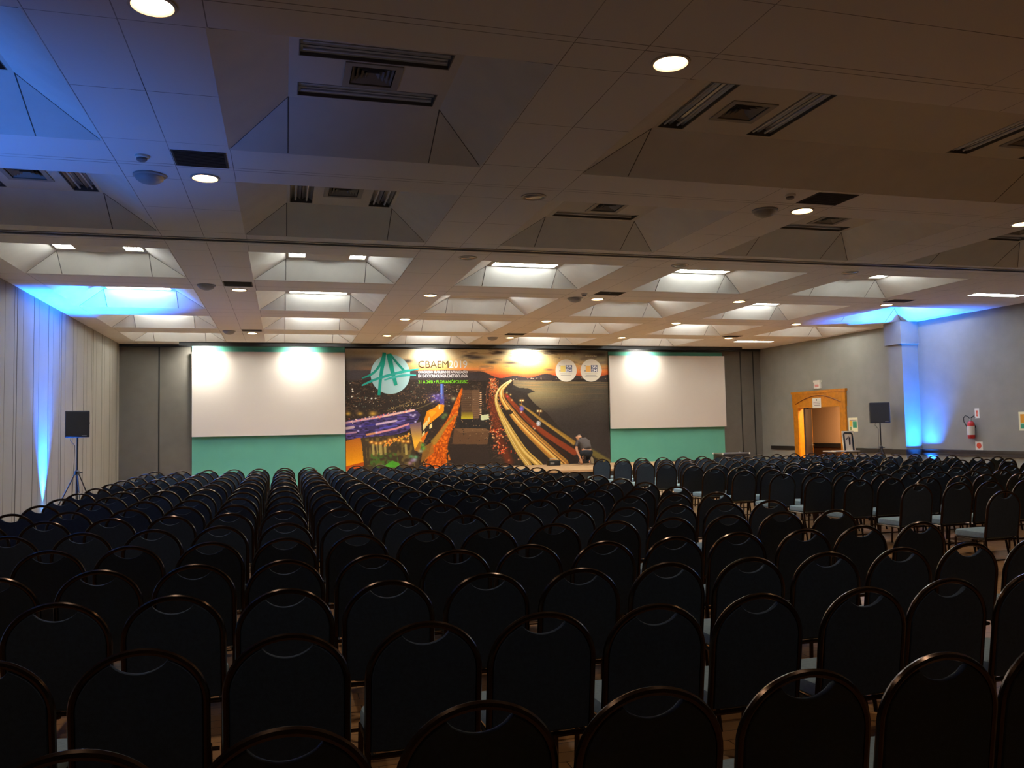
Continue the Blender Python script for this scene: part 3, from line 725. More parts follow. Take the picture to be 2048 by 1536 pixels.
plate([band([(162, 302), (250, 262), (360, 226), (480, 196), (588, 178)], [10, 18, 20, 20, 6])], (40, 156, 140), 'emblem_deck', y_c-.004, y_b, bd)
plate([band([(330, 262), (400, 240), (480, 226), (566, 224)], [8, 18, 18, 8])], (66, 168, 158), 'emblem_deck', y_c-.003, y_b, bd)
def text(s, box, c, parent, name='lettering', bold=0., Y=None, fit=uv):
    Y = y_b if Y is None else Y
    cu = bpy.data.curves.new(name, 'FONT'); cu.body = s; cu.size = 1; cu.offset = bold; cu.extrude = .004; cu.resolution_u = 3
    ob = bpy.data.objects.new(name, cu); COL.objects.link(ob)
    dg = bpy.context.evaluated_depsgraph_get(); me = bpy.data.meshes.new_from_object(ob.evaluated_get(dg)); bpy.data.objects.remove(ob)
    co = np.empty(len(me.vertices)*3, np.float32); me.vertices.foreach_get('co', co); co = co.reshape(-1, 3)
    mn, mx = co.min(0), co.max(0); (x0, z1), (x1, z0) = fit(box[0], box[1]), fit(box[2], box[3])
    q = np.empty_like(co); q[:, 0] = x0+(co[:, 0]-mn[0])/(mx[0]-mn[0])*(x1-x0); q[:, 2] = z0+(co[:, 1]-mn[1])/(mx[1]-mn[1])*(z1-z0); q[:, 1] = Y-(co[:, 2]-mn[2])*.6
    me.vertices.foreach_set('co', q.ravel()); me.materials.append(mat('ink_%d_%d_%d' % c, c, .7, spec=.2)); me.update()
    o = bpy.data.objects.new(name, me); COL.objects.link(o); o.parent = parent; return o
text('CBAEM', (583, 118, 808, 170), (58, 34, 20), bd, bold=0)
text('2019', (812, 116, 948, 172), (240, 236, 228), bd, bold=.012)
text('CONGRESSO BRASILEIRO DE ATUALIZAÇÃO', (582, 188, 951, 214), (232, 224, 222), bd, bold=.012)
text('EM ENDOCRINOLOGIA E METABOLOGIA', (582, 219, 951, 242), (232, 224, 222), bd, bold=.012)
text('21 A 24/8 • FLORIANÓPOLIS/SC', (583, 257, 952, 285), (120, 200, 40), bd, bold=.012)
for cu_, cv, w0, lab, n_l in ((1684, 190, (1645, 75, 1722, 90), 'PROMOÇÃO', 2), (1870, 190, (1828, 75, 1911, 90), 'REALIZAÇÃO', 3)):
    plate([[(cu_+79*math.cos(a), cv+83*math.sin(a)) for a in np.linspace(0, 2*PI, 48, endpoint=False)]], (238, 230, 212), 'logo_disc', y_b, y_a, bd)
    text(lab, w0, (220, 212, 180), bd, bold=.006)
    q0 = cu_-4 if cu_ < 1800 else cu_-2
    plate([[(q0, 150), (q0+48, 150), (q0+48, 202), (q0, 202)]], (92, 94, 116), 'logo_square', y_c, y_b, bd)
    plate([[(q0-38, 154), (q0-2, 154), (q0-2, 200), (q0-38, 200)]], (238, 212, 120) if cu_ < 1800 else (240, 186, 104), 'logo_square', y_c, y_b, bd)
    plate([[(q0-46+a, 152+b_), (q0-40+a, 152+b_), (q0-40+a, 158+b_), (q0-46+a, 158+b_)] for a, b_ in ((0, 0), (0, 38))], (70, 66, 70), 'logo_dot', y_c, y_b, bd)
    text('SB', (q0+4, 152, q0+44, 174), (240, 236, 236), bd, bold=.012, Y=y_c); text('EM', (q0+4, 178, q0+44, 199), (240, 236, 236), bd, bold=.012, Y=y_c)
    plate([[(cu_-46+6*(k % 2), 212+11*k), (cu_+46-8*(k % 2), 212+11*k), (cu_+46-8*(k % 2), 215+11*k), (cu_-46+6*(k % 2), 215+11*k)] for k in range(n_l)], (170, 160, 150), 'logo_line', y_c, y_b, bd)

# ------------------------------------------------------------------ chairs
def hoop_z(x, a=.2075, b=.195, zc=.716): return zc+b*math.sqrt(max(0, 1-(x/a)**2))
TILT = .15
def yb_(z): return -.215-(z-.45)*TILT        # the back leans away from the seat
def make_chair_meshes():
    P = {}
    pts = [(-.2165, yb_(z), z) for z in (.44, .52, .60, .67)]
    pts += [(-.2165*math.cos(a), yb_(.716+.195*math.sin(a)), .716+.195*math.sin(a)) for a in np.linspace(0, PI, 25)]
    pts += [(.2165, yb_(z), z) for z in (.67, .60, .52, .44)]
    P['back_frame'] = MB().tube(pts, .0135, 8).mesh('back_frame', True), hoop_m
    # padded back with the scooped grip under the hoop
    out = []
    ai, bi = .2035, .181
    out += [(-.2035, .43), (-.2035, .55), (-.2035, .716)]
    ts = [t for t in np.linspace(0, PI, 33)]
    L = [(-ai*math.cos(t), .716+bi*math.sin(t)) for t in ts]
    gx0 = .092
    out += [p for p in L if p[0] < -gx0 and p[1] > .717]
    ze = .716+bi*math.sqrt(1-(gx0/ai)**2)
    out += [(-gx0, ze)]+[(x, ze-.042*(1-(x/gx0)**2)**.8 if abs(x) < gx0 else ze) for x in np.linspace(-gx0, gx0, 13)[1:-1]]+[(gx0, ze)]
    out += [p for p in L if p[0] > gx0 and p[1] > .717]
    out += [(.2035, .716), (.2035, .55), (.2035, .43)]
    m = MB(); k = len(out); cx, cz = 0, .64
    rings = [(-.012, .985), (-.008, 1.), (.004, 1.), (.016, .965)]
    for dy, s in rings:
        for x, z in out:
            X, Z = cx+(x-cx)*s, cz+(z-cz)*s; m.v.append((X, yb_(Z)+dy, Z))
    for i in range(len(rings)-1):
        for j in range(k): m.f.append((i*k+j, i*k+(j+1) % k, (i+1)*k+(j+1) % k, (i+1)*k+j))
    m.f.append(tuple(range(k))); m.f.append(tuple((len(rings)-1)*k+j for j in reversed(range(k))))
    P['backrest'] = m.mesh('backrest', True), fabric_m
    # seat cushion: rounded trapezoid
    def ring(s, z):
        q = []
        for (cx_, cy_, a0) in ((.205-.05, .215-.07, 0), (-.205+.05, .215-.07, 90), (-.185+.05, -.20+.05, 180), (.185-.05, -.20+.05, 270)):
            for d in range(0, 91, 15):
                a = math.radians(a0+d); rr = .07 if a0 < 180 else .05
                q.append(((cx_+.05*math.cos(a))*s, (cy_+rr*math.sin(a))*s, z))
        return q
    m = MB(); R = [ring(.95, .415), ring(1, .425), ring(1.0, .46), ring(.975, .478), ring(.88, .486)]
    for r in R: m.v += r
    k = len(R[0])
    for i in range(len(R)-1):
        for j in range(k): m.f.append((i*k+j, i*k+(j+1) % k, (i+1)*k+(j+1) % k, (i+1)*k+j))
    m.f.append(tuple(range(k))); m.f.append(tuple((len(R)-1)*k+j for j in reversed(range(k))))
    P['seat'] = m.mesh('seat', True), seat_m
    m = MB()
    for s in (-1, 1): m.tube([(s*.1975, yb_(.44)+.01, .405), (s*.1975, .19, .405)], .011, 6)
    m.tube([(-.1975, .19, .405), (.1975, .19, .405)], .011, 6); m.tube([(-.1975, -.2, .405), (.1975, -.2, .405)], .011, 6)
    m.tube([(-.2, -.25, .20), (.2, -.25, .20)], .009, 6)
    P['seat_frame'] = m.mesh('seat_frame', True), hoop_m
    for n_, p in (('rl', [(-.2165, yb_(.44), .445), (-.2165, -.225, .30), (-.219, -.285, .0)]), ('rr', [(.2165, yb_(.44), .445), (.2165, -.225, .30), (.219, -.285, .0)]), ('fl', [(-.1975, .185, .41), (-.205, .215, .0)]), ('fr', [(.1975, .185, .41), (.205, .215, .0)])):
        P['leg_'+n_] = MB().tube(p, .0125, 8).mesh('leg', True), hoop_m
    for me_, mt in P.values(): me_.materials.append(mt)
    return P
CP = make_chair_meshes()
def make_chair():
    root = empty('banquet_chair')
    for k, (me_, mt) in CP.items():
        o = bpy.data.objects.new('leg' if k.startswith('leg_') else k, me_); COL.objects.link(o); o.parent = root
    return root
TOPY = yb_(.911)     # hoop top relative to the chair's own middle
spots = []
rowsL = [2.18, 3.17, 4.10, 5.05, 6.10, 7.10, 8.25, 9.24, 10.25, 11.25, 12.2, 13.3, 14.4, 15.4, 16.55, 17.8, 18.95]
for ri, y in enumerate(rowsL):
    s = .496+.034*min(1, max(0, (y-4)/8)); cols = []
    for k in range(-6, 10):
        if k == -6: continue
        x = .01+k*s+rng.normal(0, .005); yy = y+rng.normal(0, .018)
        cols.append((x, yy))
    spots.append(('L', ri, cols))
rowsR = [6.98, 8.12, 9.22, 10.05, 10.88, 11.95, 12.95, 13.85, 15.0, 16.1, 17.25, 18.5]
for ri, y in enumerate(rowsR):
    cols = [(7.26+k*.522+rng.normal(0, .008)+(.12 if y > 13 else 0), y+rng.normal(0, .03)-.012*k) for k in range(14)]
    spots.append(('R', ri, cols))
chairs = []
for side, ri, cols in spots:
    n = 0; keep = []
    for x, y in cols:
        px, py = proj(x, y, .91); pl, _ = proj(x-.22, y, .8); pq, _ = proj(x+.22, y, .8)
        if pq < 4 or pl > 2044: n += (side == 'R'); continue
        n += 1; keep.append((x, y, n))
    for x, y, n in keep: chairs.append((side, ri, x, y, n))
order = sorted(range(len(chairs)), key=lambda i: math.hypot(chairs[i][2], chairs[i][3]))
first = order[:300]; rest = order[300:]
proto = make_chair(); used = False
for i in first:
    side, ri, x, y, n = chairs[i]
    o = copy_tree(proto) if used else proto; used = True
    o.location = (x, y-TOPY, 0); o.rotation_euler = (0, 0, math.radians(random.gauss(0, 1.0)))
    if side == 'L': lab = 'navy chair with rounded back, left block, %s row from camera, %s from left' % (ORD[ri+1], ORD[n])
    else: lab = 'navy chair with rounded back, right block, %s row from camera, %s from aisle' % (ORD[ri+1], ORD[n])
    tag(o, lab, 'chair', 'banquet chairs in the %s block' % ('left' if side == 'L' else 'right'))
if rest:
    V = []; Fs = []; MI = []; off = 0; slots = [hoop_m, fabric_m, seat_m]
    base = []
    for k, (me_, mt) in CP.items():
        v = np.empty(len(me_.vertices)*3, np.float32); me_.vertices.foreach_get('co', v); base.append((v.reshape(-1, 3), [tuple(p.vertices) for p in me_.polygons], slots.index(mt)))
    for i in rest:
        side, ri, x, y, n = chairs[i]; a = math.radians(random.gauss(0, 1.0)); R2 = np.array([[math.cos(a), math.sin(a), 0], [-math.sin(a), math.cos(a), 0], [0, 0, 1]])
        for v, fs, mi in base:
            V.append(v@R2+np.array([x, y-TOPY, 0])); Fs += [tuple(q+off for q in f) for f in fs]; MI += [mi]*len(fs); off += len(v)
    me = bpy.data.meshes.new('banquet_chair_rows'); me.from_pydata(np.concatenate(V).tolist(), [], Fs)
    for s_ in slots: me.materials.append(s_)
    me.polygons.foreach_set('material_index', MI); me.polygons.foreach_set('use_smooth', [True]*len(MI)); me.set_sharp_from_angle(angle=math.radians(40)); me.update()
    o = bpy.data.objects.new('banquet_chair_rows', me); COL.objects.link(o)
    tag(o, 'farthest navy chairs of both blocks, massed in front of the stage', 'chairs', kind='stuff')

# ------------------------------------------------------------------ loudspeakers on stands
cab_m = mat('black_speaker_cabinet', (20, 18, 18), .7); gril_m = mat('black_speaker_grille', (26, 23, 22), .8, bump=.4, bscale=300); stand_m = mat('black_stand_metal', (34, 30, 28), .4)
def speaker(x, y, z0, z1, w, rz, lab, lab2, wall):
    h = z1-z0; d = .38
    root = empty('loudspeaker', (x, y, z0), (0, 0, rz))
    MB().cbox(-w/2, w/2, -d/2, d/2, 0, h, .015).build('cabinet', cab_m, root)
    MB().cbox(-w/2+.015, w/2-.015, -d/2-.012, -d/2, .02, h-.02, .005).build('grille', gril_m, root)
    MB().cbox(w/2-.14, w/2-.05, -d/2-.016, -d/2-.012, .03, .045, .001).build('badge', mat('grey_badge', (120, 116, 110), .5), root)
    for s in (-1, 1): MB().cbox(s*(w/2)-.006, s*(w/2)+.006, -.08, .08, h*.5, h*.5+.04, .003).build('handle', stand_m, root)
    tag(root, lab, 'loudspeaker', 'loudspeakers on stands')
    sroot = empty('speaker_stand', (x, y, 0), (0, 0, rz))
    MB().tube([(0, 0, .55), (0, 0, z0)], .018, 10).build('pole', stand_m, sroot)
    MB().tube([(0, 0, .12), (0, 0, .95)], .024, 10).build('sleeve', stand_m, sroot)
    MB().lathe([(.045, .92), (.05, .94), (.05, .99), (.03, 1.01)], 14).build('collar', stand_m, sroot)
    MB().tube([(.03, 0, .965), (.10, 0, .965)], .012, 8).build('knob', stand_m, sroot)
    for a in (-90, 30, 150):
        ca, sa = math.cos(math.radians(a+12)), math.sin(math.radians(a+12))
        lg = MB().tube([(.04*ca, .04*sa, .94), (.30*ca, .30*sa, .40), (.52*ca, .52*sa, .015)], .012, 8).build('leg', stand_m, sroot)
        MB().tube([(.50*ca, .50*sa, .05), (.525*ca, .525*sa, .005)], .017, 8).build('rubber_foot', black_m, lg)
        MB().tube([(.022*ca, .022*sa, .2), (.29*ca, .29*sa, .41)], .008, 6).build('brace', stand_m, sroot)
    tag(sroot, lab2, 'speaker stand', 'tripod speaker stands')
    MB().tube([(-.12, .05, z0-.002), (-.13, .04, z0-.06), (-.05, .035, z0-.16), (-.055, .04, 1.2), (-.075, .05, .8), (-.09, .1, .4), (-.05, .3, .012)], .006, 6).build('cable', black_m, sroot)
sx, sz1 = at(155.5, 822, 18.6); _, sz0 = at(155.5, 875, 18.6)
speaker(sx, 18.6, sz0, sz1, .44, math.radians(11), 'square black loudspeaker on a tripod by the beige wall', 'black tripod stand under the loudspeaker by the beige wall', 'beige wall')
sx, sz1 = at(1767, 805, 19.6); _, sz0 = at(1767, 846, 19.6)
speaker(sx-.15, 19.6, sz0, sz1, .52, math.radians(-36), 'square black loudspeaker on a stand beside the grey pilaster', 'black tripod stand under the loudspeaker beside the pilaster', 'grey pilaster')

# ------------------------------------------------------------------ things on the door wall
paper_m = mat('white_paper', (228, 222, 208), .7)
def on_wall(name, y0, y1, z0, z1, d=.012, m=paper_m, parent=None, d0=.0):
    mb = MB(); wall_bar(y0, y1, z0, z1, d0, d0+d, mb); return mb.build(name, m, parent)
r_ = empty('exit_sign'); on_wall('sign_box', 23.49, 23.79, 2.85, 3.05, .07, paper_m, r_); on_wall('sign_lid', 23.47, 23.81, 3.05, 3.12, .08, paper_m, r_)
on_wall('sign_band', 23.54, 23.74, 2.90, 2.98, .003, mat('faded_red_print', (190, 120, 110), .7), r_, .07)
tag(r_, 'small white emergency exit sign box above the orange door frame', 'sign')
r_ = empty('paper_notice'); on_wall('sheet', 23.45, 23.9, 2.2, 2.53, .004, paper_m, r_, .07)
lg_ = mat('grey_print', (150, 132, 128), .8); q = MB()
for z, a, b in ((2.38, 23.5, 23.84), (2.33, 23.5, 23.86), (2.28, 23.5, 23.8)): wall_bar(a, b, z, z+.02, .074, .076, q)
q.build('print_line', lg_, r_); q = MB(); wall_bar(23.65, 23.70, 2.44, 2.49, .074, .076, q); q.build('icon', mat('dark_print', (70, 66, 66), .8), r_)
tag(r_, 'white paper notice taped to the orange door header', 'notice')
r_ = empty('poster'); on_wall('sheet', 21.80, 22.22, 1.40, 1.84, .006, mat('pale_yellow_paper', (236, 228, 186), .7), r_)
on_wall('yellow_panel', 22.05, 22.17, 1.56, 1.75, .002, mat('yellow_print', (236, 180, 60), .7), r_, .006); on_wall('green_panel', 21.84, 22.02, 1.52, 1.72, .002, mat('green_print', (60, 150, 110), .7), r_, .006); on_wall('olive_panel', 22.08, 22.16, 1.44, 1.55, .002, mat('olive_print', (130, 150, 90), .7), r_, .006); on_wall('title_line', 21.84, 22.16, 1.75, 1.77, .002, lg_, r_, .006)
tag(r_, 'pale poster with yellow and green blocks beside the orange door', 'poster')
r_ = empty('poster'); on_wall('sheet', 15.55, 16.04, 1.40, 1.86, .006, mat('pale_yellow_paper', (236, 228, 186), .7), r_)
on_wall('orange_panel', 15.58, 15.99, 1.58, 1.80, .002, mat('orange_print', (222, 150, 30), .7), r_, .006); on_wall('green_panel', 15.58, 15.99, 1.45, 1.57, .002, mat('green_print', (60, 150, 110), .7), r_, .006)
tag(r_, 'poster with orange and green fields beyond the fire extinguisher', 'poster')
red_m = mat('red_enamel', (176, 30, 24), .3, spec=.6)
ey = 17.36; ex = xw(ey)-.13
r_ = empty('fire_extinguisher', (ex, ey, 1.2))
MB().lathe([(.07, 0), (.088, .02), (.09, .06), (.09, .38), (.08, .42), (.05, .45), (.028, .46)], 20).build('cylinder', red_m, r_, smooth=True)
MB().lathe([(.0915, .10), (.0915, .33)], 20).build('label_band', mat('white_label', (214, 206, 196), .6), r_, smooth=True)
MB().lathe([(.026, .46), (.026, .49), (.018, .52), (.018, .55)], 12).build('valve', metal_m, r_, smooth=True)
MB().tube([(0, 0, .53), (0, -.10, .57), (0, -.16, .55)], .009, 6).tube([(0, 0, .54), (0, -.12, .60)], .007, 6).build('handle', black_m, r_, smooth=True)
MB().tube([(0, .02, .52), (0, .09, .58), (-.01, .16, .60), (-.02, .21, .54), (-.02, .20, .44), (-.01, .14, .34), (0, .11, .26)], .011, 8).build('hose', black_m, r_, smooth=True)
MB().box(.085, .13, -.03, .03, .28, .34).build('bracket', black_m, r_)
tag(r_, 'red fire extinguisher with white label hanging on the grey wall', 'fire extinguisher')
r_ = empty('extinguisher_sign'); on_wall('plate', 17.20, 17.34, 1.73, 1.98, .006, paper_m, r_)
q = MB(); yc = 17.27
q.prism([(yc-.035, 1.82), (yc-.012, 1.82), (yc-.03, 1.93), (yc+.03, 1.93), (yc+.012, 1.82), (yc+.035, 1.82), (yc, 1.76)][::1], xw(yc)-.009, xw(yc)-.006, 'x'); q.build('arrow', mat('red_print', (206, 76, 40), .7), r_)
tag(r_, 'white sign with red arrow above the fire extinguisher', 'sign')
r_ = empty('extinguisher_sign'); on_wall('plate', 17.14, 17.37, .905, 1.12, .006, paper_m, r_, .0)
q = MB(); yc = 17.255; q.prism([(yc+.075*math.cos(a), 1.02+.075*math.sin(a)) for a in np.linspace(0, 2*PI, 28, endpoint=False)], xw(yc)-.009, xw(yc)-.006, 'x'); q.build('red_circle', mat('red_print', (206, 76, 40), .7), r_)
tag(r_, 'square white sign with red circle below the fire extinguisher', 'sign')

# table, leaning framed panel near the door
ty_ = 21.45; tx_a, tz = at(1658, 902, ty_); tx_b = at(1708, 902, ty_)[0]; tx_b = min(tx_b, 16.8)
r_ = empty('side_table', ((tx_a+tx_b)/2, ty_, 0)); w_ = (tx_b-tx_a)/2
MB().cbox(-w_, w_, -.3, .3, tz-.03, tz, .006).build('table_top', mat('pale_table_top', (206, 196, 178), .5), r_)
for a in (-1, 1):
    for b_ in (-1, 1): MB().tube([(a*(w_-.05), b_*.25, tz-.03), (a*(w_-.05), b_*.25, 0)], .015, 8).build('leg', stand_m, r_)
tag(r_, 'small pale topped table standing in front of the doorway', 'table')
px0_, pz1 = at(1684, 862, 21.55); px1_, _ = at(1708, 862, 21.55)
px0_ += 0; pw = (px1_-px0_); ph = pz1-tz
r_ = empty('framed_board', (px0_+pw/2, 21.5, tz+.002), (math.radians(-6), 0, 0))
MB().cbox(-pw/2, pw/2, 0, .03, 0, ph, .012).build('board', mat('cream_board', (226, 204, 166), .6), r_)
fr = MB(); fp = [(-pw*.40, .0), (-pw*.40, ph*.78)]+[(-pw*.40+.06*(1-math.cos(a)), ph*.78+.07*math.sin(a)) for a in np.linspace(.2, PI/2, 5)]+[(pw*.30-.06*(1-math.cos(a)), ph*.78+.07*math.sin(a)) for a in np.linspace(PI/2, .2, 5)]+[(pw*.30, ph*.78), (pw*.30, 0.)]
fr.tube([(x, -.012, z) for x, z in fp], .024, 8); fr.build('black_rim', black_m, r_, smooth=True)
MB().prism([(-.0, ph*.62), (.05, ph*.72), (.04, ph*.30), (-.01, ph*.28)], -.012, -.002, 'y').build('dark_strap', mat('dark_strap', (70, 52, 36), .7), r_)
MB().tube([(-pw*.22, -.008, ph*.55), (.0, -.008, ph*.7)], .012, 6).build('strap_end', mat('dark_strap', (70, 52, 36), .7), r_)
tag(r_, 'cream board with black rounded rim leaning on the small table', 'board')

# flight case beside the stage
cx0, cz = at(1436, 906, 24.0); cx1 = at(1489, 906, 24.0)[0]
r_ = empty('flight_case', ((cx0+cx1)/2, 24.0, 0)); w_ = (cx1-cx0)/2
MB().cbox(-w_, w_, -.3, .3, .0, cz-.02, .01).build('case_body', black_m, r_)
MB().cbox(-w_-.01, w_+.01, -.31, .31, cz-.035, cz, .006).build('lid_edge', metal_m, r_)
for a in (-1, 1):
    for b_ in (-1, 1): MB().lathe([(.005, -.03), (.025, -.02), (.03, 0), (.025, .02), (.005, .03)], 12, (a*w_, b_*.3, cz-.02)).build('corner_cap', white_m, r_, smooth=True)
tag(r_, 'black flight case with bright metal edge beside the stage end', 'case')
# boxes on the stage
bx_, bz = at(1107, 929, 26.2)
r_ = empty('equipment_box', (bx_, 26.2, SZ)); MB().cbox(-.2, .2, -.16, .16, 0, .17, .012).build('box_body', black_m, r_); MB().tube([(-.12, 0, .17), (-.12, 0, .22), (.12, 0, .22), (.12, 0, .17)], .012, 6).build('handle', metal_m, r_); MB().box(-.16, -.02, -.164, -.16, .05, .11).build('dial_plate', mat('grey_badge', (120, 116, 110), .5), r_)
tag(r_, 'small black equipment box with handle on the stage floor', 'box')
bx_, bz = at(1196, 929, 26.1)
r_ = empty('tool_bag', (bx_, 26.1, SZ)); MB().cbox(-.2, .16, -.13, .13, 0, .14, .035).build('bag_body', mat('black_nylon', (26, 24, 28), .8), r_); MB().tube([(-.12, 0, .13), (-.08, 0, .2), (.05, 0, .2), (.09, 0, .13)], .01, 6).build('strap', black_m, r_)
tag(r_, 'low black bag on the stage beside the kneeling person', 'bag')

# ------------------------------------------------------------------ kneeling person
def skin(name, pts, edges, rad, m, parent=None, root=0, sub=2):
    me = bpy.data.meshes.new(name); me.from_pydata([tuple(p) for p in pts], edges, [])
    ob = bpy.data.objects.new(name, me); COL.objects.link(ob)
    ob.modifiers.new('s', 'SKIN'); sv = me.skin_vertices[0].data
    for i, r in enumerate(rad): sv[i].radius = (r, r) if not isinstance(r, tuple) else r; sv[i].use_root = (i == root)
    sd = ob.modifiers.new('d', 'SUBSURF'); sd.levels = sub; sd.render_levels = sub
    dg = bpy.context.evaluated_depsgraph_get(); out = bpy.data.meshes.new_from_object(ob.evaluated_get(dg)); bpy.data.objects.remove(ob)
    out.name = name; out.materials.clear(); out.materials.append(m); out.polygons.foreach_set('use_smooth', [True]*len(out.polygons))
    o = bpy.data.objects.new(name, out); COL.objects.link(o)
    if parent: o.parent = parent
    return o
skin_m = mat('skin', (206, 150, 112), .5); shirt_m = mat('charcoal_shirt', (78, 70, 68), .9, noise=.08, nscale=40); jean_m = mat('dark_jeans', (38, 44, 54), .9, noise=.2, nscale=30); shoe_m = mat('grey_shoe', (96, 84, 72), .8); sole_m = mat('shoe_sole', (128, 112, 84), .8); hair_m = mat('grey_hair', (150, 128, 108), .8)
kx, _ = at(1168, 929, 25.95); ky = 25.75
def V3(x, y, z): return (x, y, z)
# local: +y is towards the picture, x to the right, z up from the stage floor
pel = (.06, .0, .44)
bp_ = [pel, (.04, .08, .56), (.0, .18, .70), (-.03, .26, .78), (-.055, .33, .83), (-.085, .385, .875), (-.10, .44, .93),          # 0-6 spine, neck, head
       (-.20, .22, .74), (-.275, .16, .52), (-.20, .06, .25), (-.16, .03, .14), (-.14, .03, .07),                             # 7-11 left arm to hand
       (.15, .24, .74), (.22, .36, .54), (.12, .48, .34), (.08, .52, .26), (.06, .53, .20),                                    # 12-16 right arm
       (-.04, .02, .40), (-.12, .36, .36), (-.11, .20, .09), (-.11, .30, .05),                                                 # 17-20 left leg: foot flat, knee up front
       (.14, .02, .38), (.16, .26, .09), (.13, -.10, .09), (.13, -.20, .10), (.13, -.225, .05)]                                # 21-25 right leg: knee down, sole back
be = [(0,1),(1,2),(2,3),(3,4),(4,5),(5,6),(2,7),(7,8),(8,9),(9,10),(10,11),(2,12),(12,13),(13,14),(14,15),(15,16),(0,17),(17,18),(18,19),(19,20),(0,21),(21,22),(22,23),(23,24),(24,25)]
br_ = [.15,.145,.15,.11,.075,.105,.105,.06,.046,.036,.027,.032,.06,.046,.036,.027,.032,.10,.066,.042,.036,.10,.068,.048,.04,.03]
pr_ = empty('person', (kx, ky, SZ+.025))
body = skin('body', bp_, be, br_, skin_m, pr_)
# fingers of the hand on the floor and of the other hand
def hand(base, fwd, side, name='fingers'):
    m = MB(); b0 = Vector(base); f = Vector(fwd).normalized(); s = Vector(side).normalized(); dn = Vector((0, 0, -1))
    for k, (q, L) in enumerate(((-.027, .062), (-.009, .072), (.009, .068), (.026, .054))):
        p0 = b0+s*q; p1 = p0+f*L*.5+dn*.012; p2 = p1+f*L*.5+dn*.022
        m.tube([p0-f*.01, p0+f*.01, p1, p2], [.009, .0095, .0085, .006], 8)
    p0 = b0+s*-.034-f*.03; m.tube([p0, p0+s*-.025+f*.02+dn*.008, p0+s*-.034+f*.045+dn*.016], [.0105, .010, .007], 8)
    return m.build(name, skin_m, body, smooth=True)
hand((-.135, .045, .055), (.1, 1, -.35), (1, 0, 0)); hand((.05, .55, .18), (-.2, .6, -.7), (-1, 0, 0))
# face on the far side of the bowed head
fc = MB()
fc.tube([(-.105, .525, .885), (-.105, .545, .87), (-.105, .53, .86)], [.01, .014, .012], 8); fc.build('nose', skin_m, body, smooth=True)
for s in (-1, 1):
    MB().lathe([(.002, -.012), (.012, -.006), (.012, .006), (.002, .012)], 10, (-.10+s*.032, .515, .905)).build('eye', white_m, body, smooth=True)
    MB().lathe([(.004, -.026), (.011, -.014), (.014, .008), (.005, .026)], 10, (-.095+s*.078, .43, .90)).build('ear', skin_m, body, smooth=True)
MB().tube([(-.125, .52, .845), (-.105, .528, .842), (-.085, .52, .845)], .006, 6).build('mouth', mat('lips', (150, 80, 70), .5), body, smooth=True)
h_ = skin('hair', [(-.085, .365, .895), (-.098, .425, .955)], [(0, 1)], [.098, .10], hair_m, body, sub=2)
sh = skin('shirt', [(.06, -.025, .445), (.045, .07, .57), (.0, .18, .71), (-.03, .26, .79), (-.045, .295, .805), (-.20, .22, .745), (-.262, .175, .57), (.15, .24, .745), (.21, .34, .58)],
          [(0,1),(1,2),(2,3),(3,4),(2,5),(5,6),(2,7),(7,8)], [.178,.178,.182,.14,.10,.088,.07,.088,.07], shirt_m, pr_)
tr = skin('jeans', [(.06, -.01, .39), (.06, -.005, .435), (-.05, .02, .38), (-.12, .35, .355), (-.11, .22, .13), (.14, .02, .37), (.16, .25, .10), (.13, -.06, .10)], [(0,1),(0,2),(2,3),(3,4),(0,5),(5,6),(6,7)], [.175,.165,.125,.088,.068,.125,.088,.07], jean_m, pr_)
s1 = MB(); s1.prism([(-.045, -.0), (.045, 0), (.05, .12), (.038, .2), (0, .24), (-.038, .2), (-.05, .12)], -.06, 0, 'y')
sho = s1.build('shoe', shoe_m, pr_, loc=(.13, -.19, .01), rot=(math.radians(-14), 0, math.radians(6)))
so = MB(); so.prism([(-.042, .004), (.042, .004), (.046, .12), (.034, .195), (0, .235), (-.034, .195), (-.046, .12)], -.078, -.06, 'y'); so.build('sole', sole_m, sho)
s2 = MB(); s2.prism([(-.045, -.09), (.045, -.09), (.05, .06), (.03, .15), (-.03, .15), (-.05, .06)], 0.0, .075, 'z'); s2.build('shoe', shoe_m, pr_, loc=(-.11, .24, .002))
tag(pr_, 'person in charcoal shirt and dark jeans kneeling on stage, back turned, reaching down', 'person')

# ------------------------------------------------------------------ blue uplights on the floor
led_m = mat('blue_led_lens', (40, 90, 255), .3, emit=(.05, .35, 1.), strength=20)
def par(x, y, aim, lab, e, col, size=75, loc_z=.17, blend=1.):
    r = empty('uplight', (x, y, 0))
    MB().lathe([(.03, .03), (.07, .035), (.075, .05), (.075, .12), (.08, .15), (.08, .155)], 18).build('can', black_m, r, smooth=True)
    MB().lathe([(.072, .156), (.06, .160), (.004, .161)], 18).build('lens', led_m, r, smooth=True)
    k = MB()
    for s in (-1, 1): k.box(s*.085-.004, s*.085+.004, -.02, .02, .0, .11)
    k.box(-.089, .089, -.05, .05, 0, .008); k.build('yoke', black_m, r)
    tag(r, lab, 'uplight', 'blue floor uplights')
    l = bpy.data.lights.new('uplight_beam', 'SPOT'); l.energy = e; l.color = col; l.spot_size = math.radians(size); l.spot_blend = blend; l.shadow_soft_size = .05
    lo = bpy.data.objects.new('uplight_beam', l); COL.objects.link(lo); lo.location = (x, y, loc_z)
    lo.rotation_euler = Vector(aim).to_track_quat('-Z', 'Y').to_euler()
BL = (.008, .165, 1.)
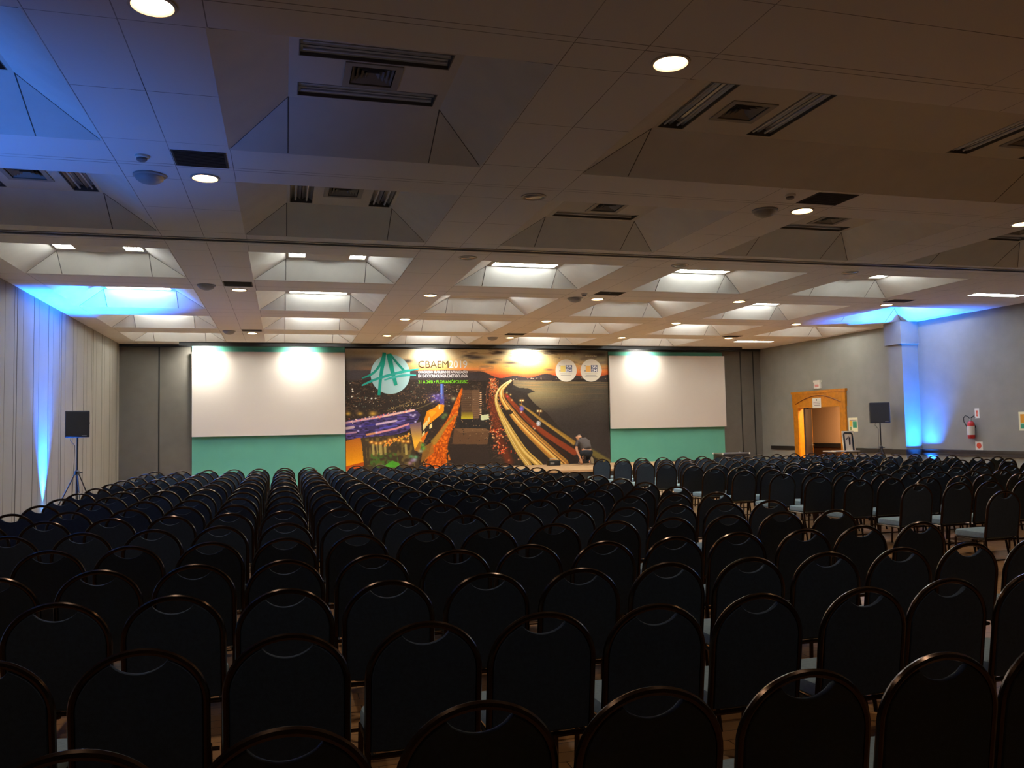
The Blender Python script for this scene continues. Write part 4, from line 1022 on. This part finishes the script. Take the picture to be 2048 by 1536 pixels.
def core(x, y, z, aim, e, col, size):
    l = bpy.data.lights.new('uplight_core', 'SPOT'); l.energy = e; l.color = col; l.spot_size = math.radians(size); l.spot_blend = 1.; l.shadow_soft_size = .05
    lo = bpy.data.objects.new('uplight_core', l); COL.objects.link(lo); lo.location = (x, y, z); lo.rotation_euler = Vector(aim).to_track_quat('-Z', 'Y').to_euler()
par(XL+.11, 18.95, (.11, 0, 1), 'small blue uplight on the floor against the beige wall behind chairs', 9000, BL, 58)
core(XL+.07, 18.95, .14, (.0, 0, 1), 1500, (.07, .36, 1.), 20)
par(xw(18.8)-.17, 18.88, (-.14, -.05, 1), 'small blue uplight on the floor in front of the pilaster', 4200, BL, 64)
core(xw(18.8)-.12, 18.88, .17, (.02, 0, 1), 500, (.06, .34, 1.), 20)
par(XL+.14, 8.3, (.30, 0, 1), 'small blue uplight against the beige wall in the dark half', 620, (.03, .22, 1.), 78)

# ------------------------------------------------------------------ stage wash from behind the valance
for px_, e in ((405, 200), (600, 150), (862, 120), (1058, 180), (1288, 150)):
    x_, _ = at(px_, 705, 26.6)
    l = bpy.data.lights.new('stage_wash', 'SPOT'); l.energy = e; l.color = (1., .97, .90); l.spot_size = math.radians(135); l.spot_blend = 1.; l.shadow_soft_size = .10
    lo = bpy.data.objects.new('stage_wash', l); COL.objects.link(lo); lo.location = (x_, 26.32, 4.45); lo.rotation_euler = Vector((0, 1.1, -1)).to_track_quat('-Z', 'Y').to_euler()
l = bpy.data.lights.new('corridor_lamp', 'AREA'); l.energy = 150; l.color = (1., .78, .5); l.size = .8
lo = bpy.data.objects.new('corridor_lamp', l); COL.objects.link(lo); lo.location = (18.3, 23.4, 2.85)

w = bpy.data.worlds.new('world'); SC.world = w; w.use_nodes = True; w.node_tree.nodes['Background'].inputs[0].default_value = (0.01, .01, .012, 1); w.node_tree.nodes['Background'].inputs[1].default_value = .2
SC.view_settings.view_transform = 'Standard'; SC.view_settings.look = 'None'; SC.view_settings.gamma = 1; SC.view_settings.use_curve_mapping = False
SC.view_settings.exposure = .95
SC.cycles.use_denoising = True
SC.cycles.max_bounces = 6; SC.cycles.diffuse_bounces = 4; SC.cycles.glossy_bounces = 3; SC.cycles.caustics_reflective = False; SC.cycles.caustics_refractive = False
SC.cycles.sample_clamp_indirect = 4.
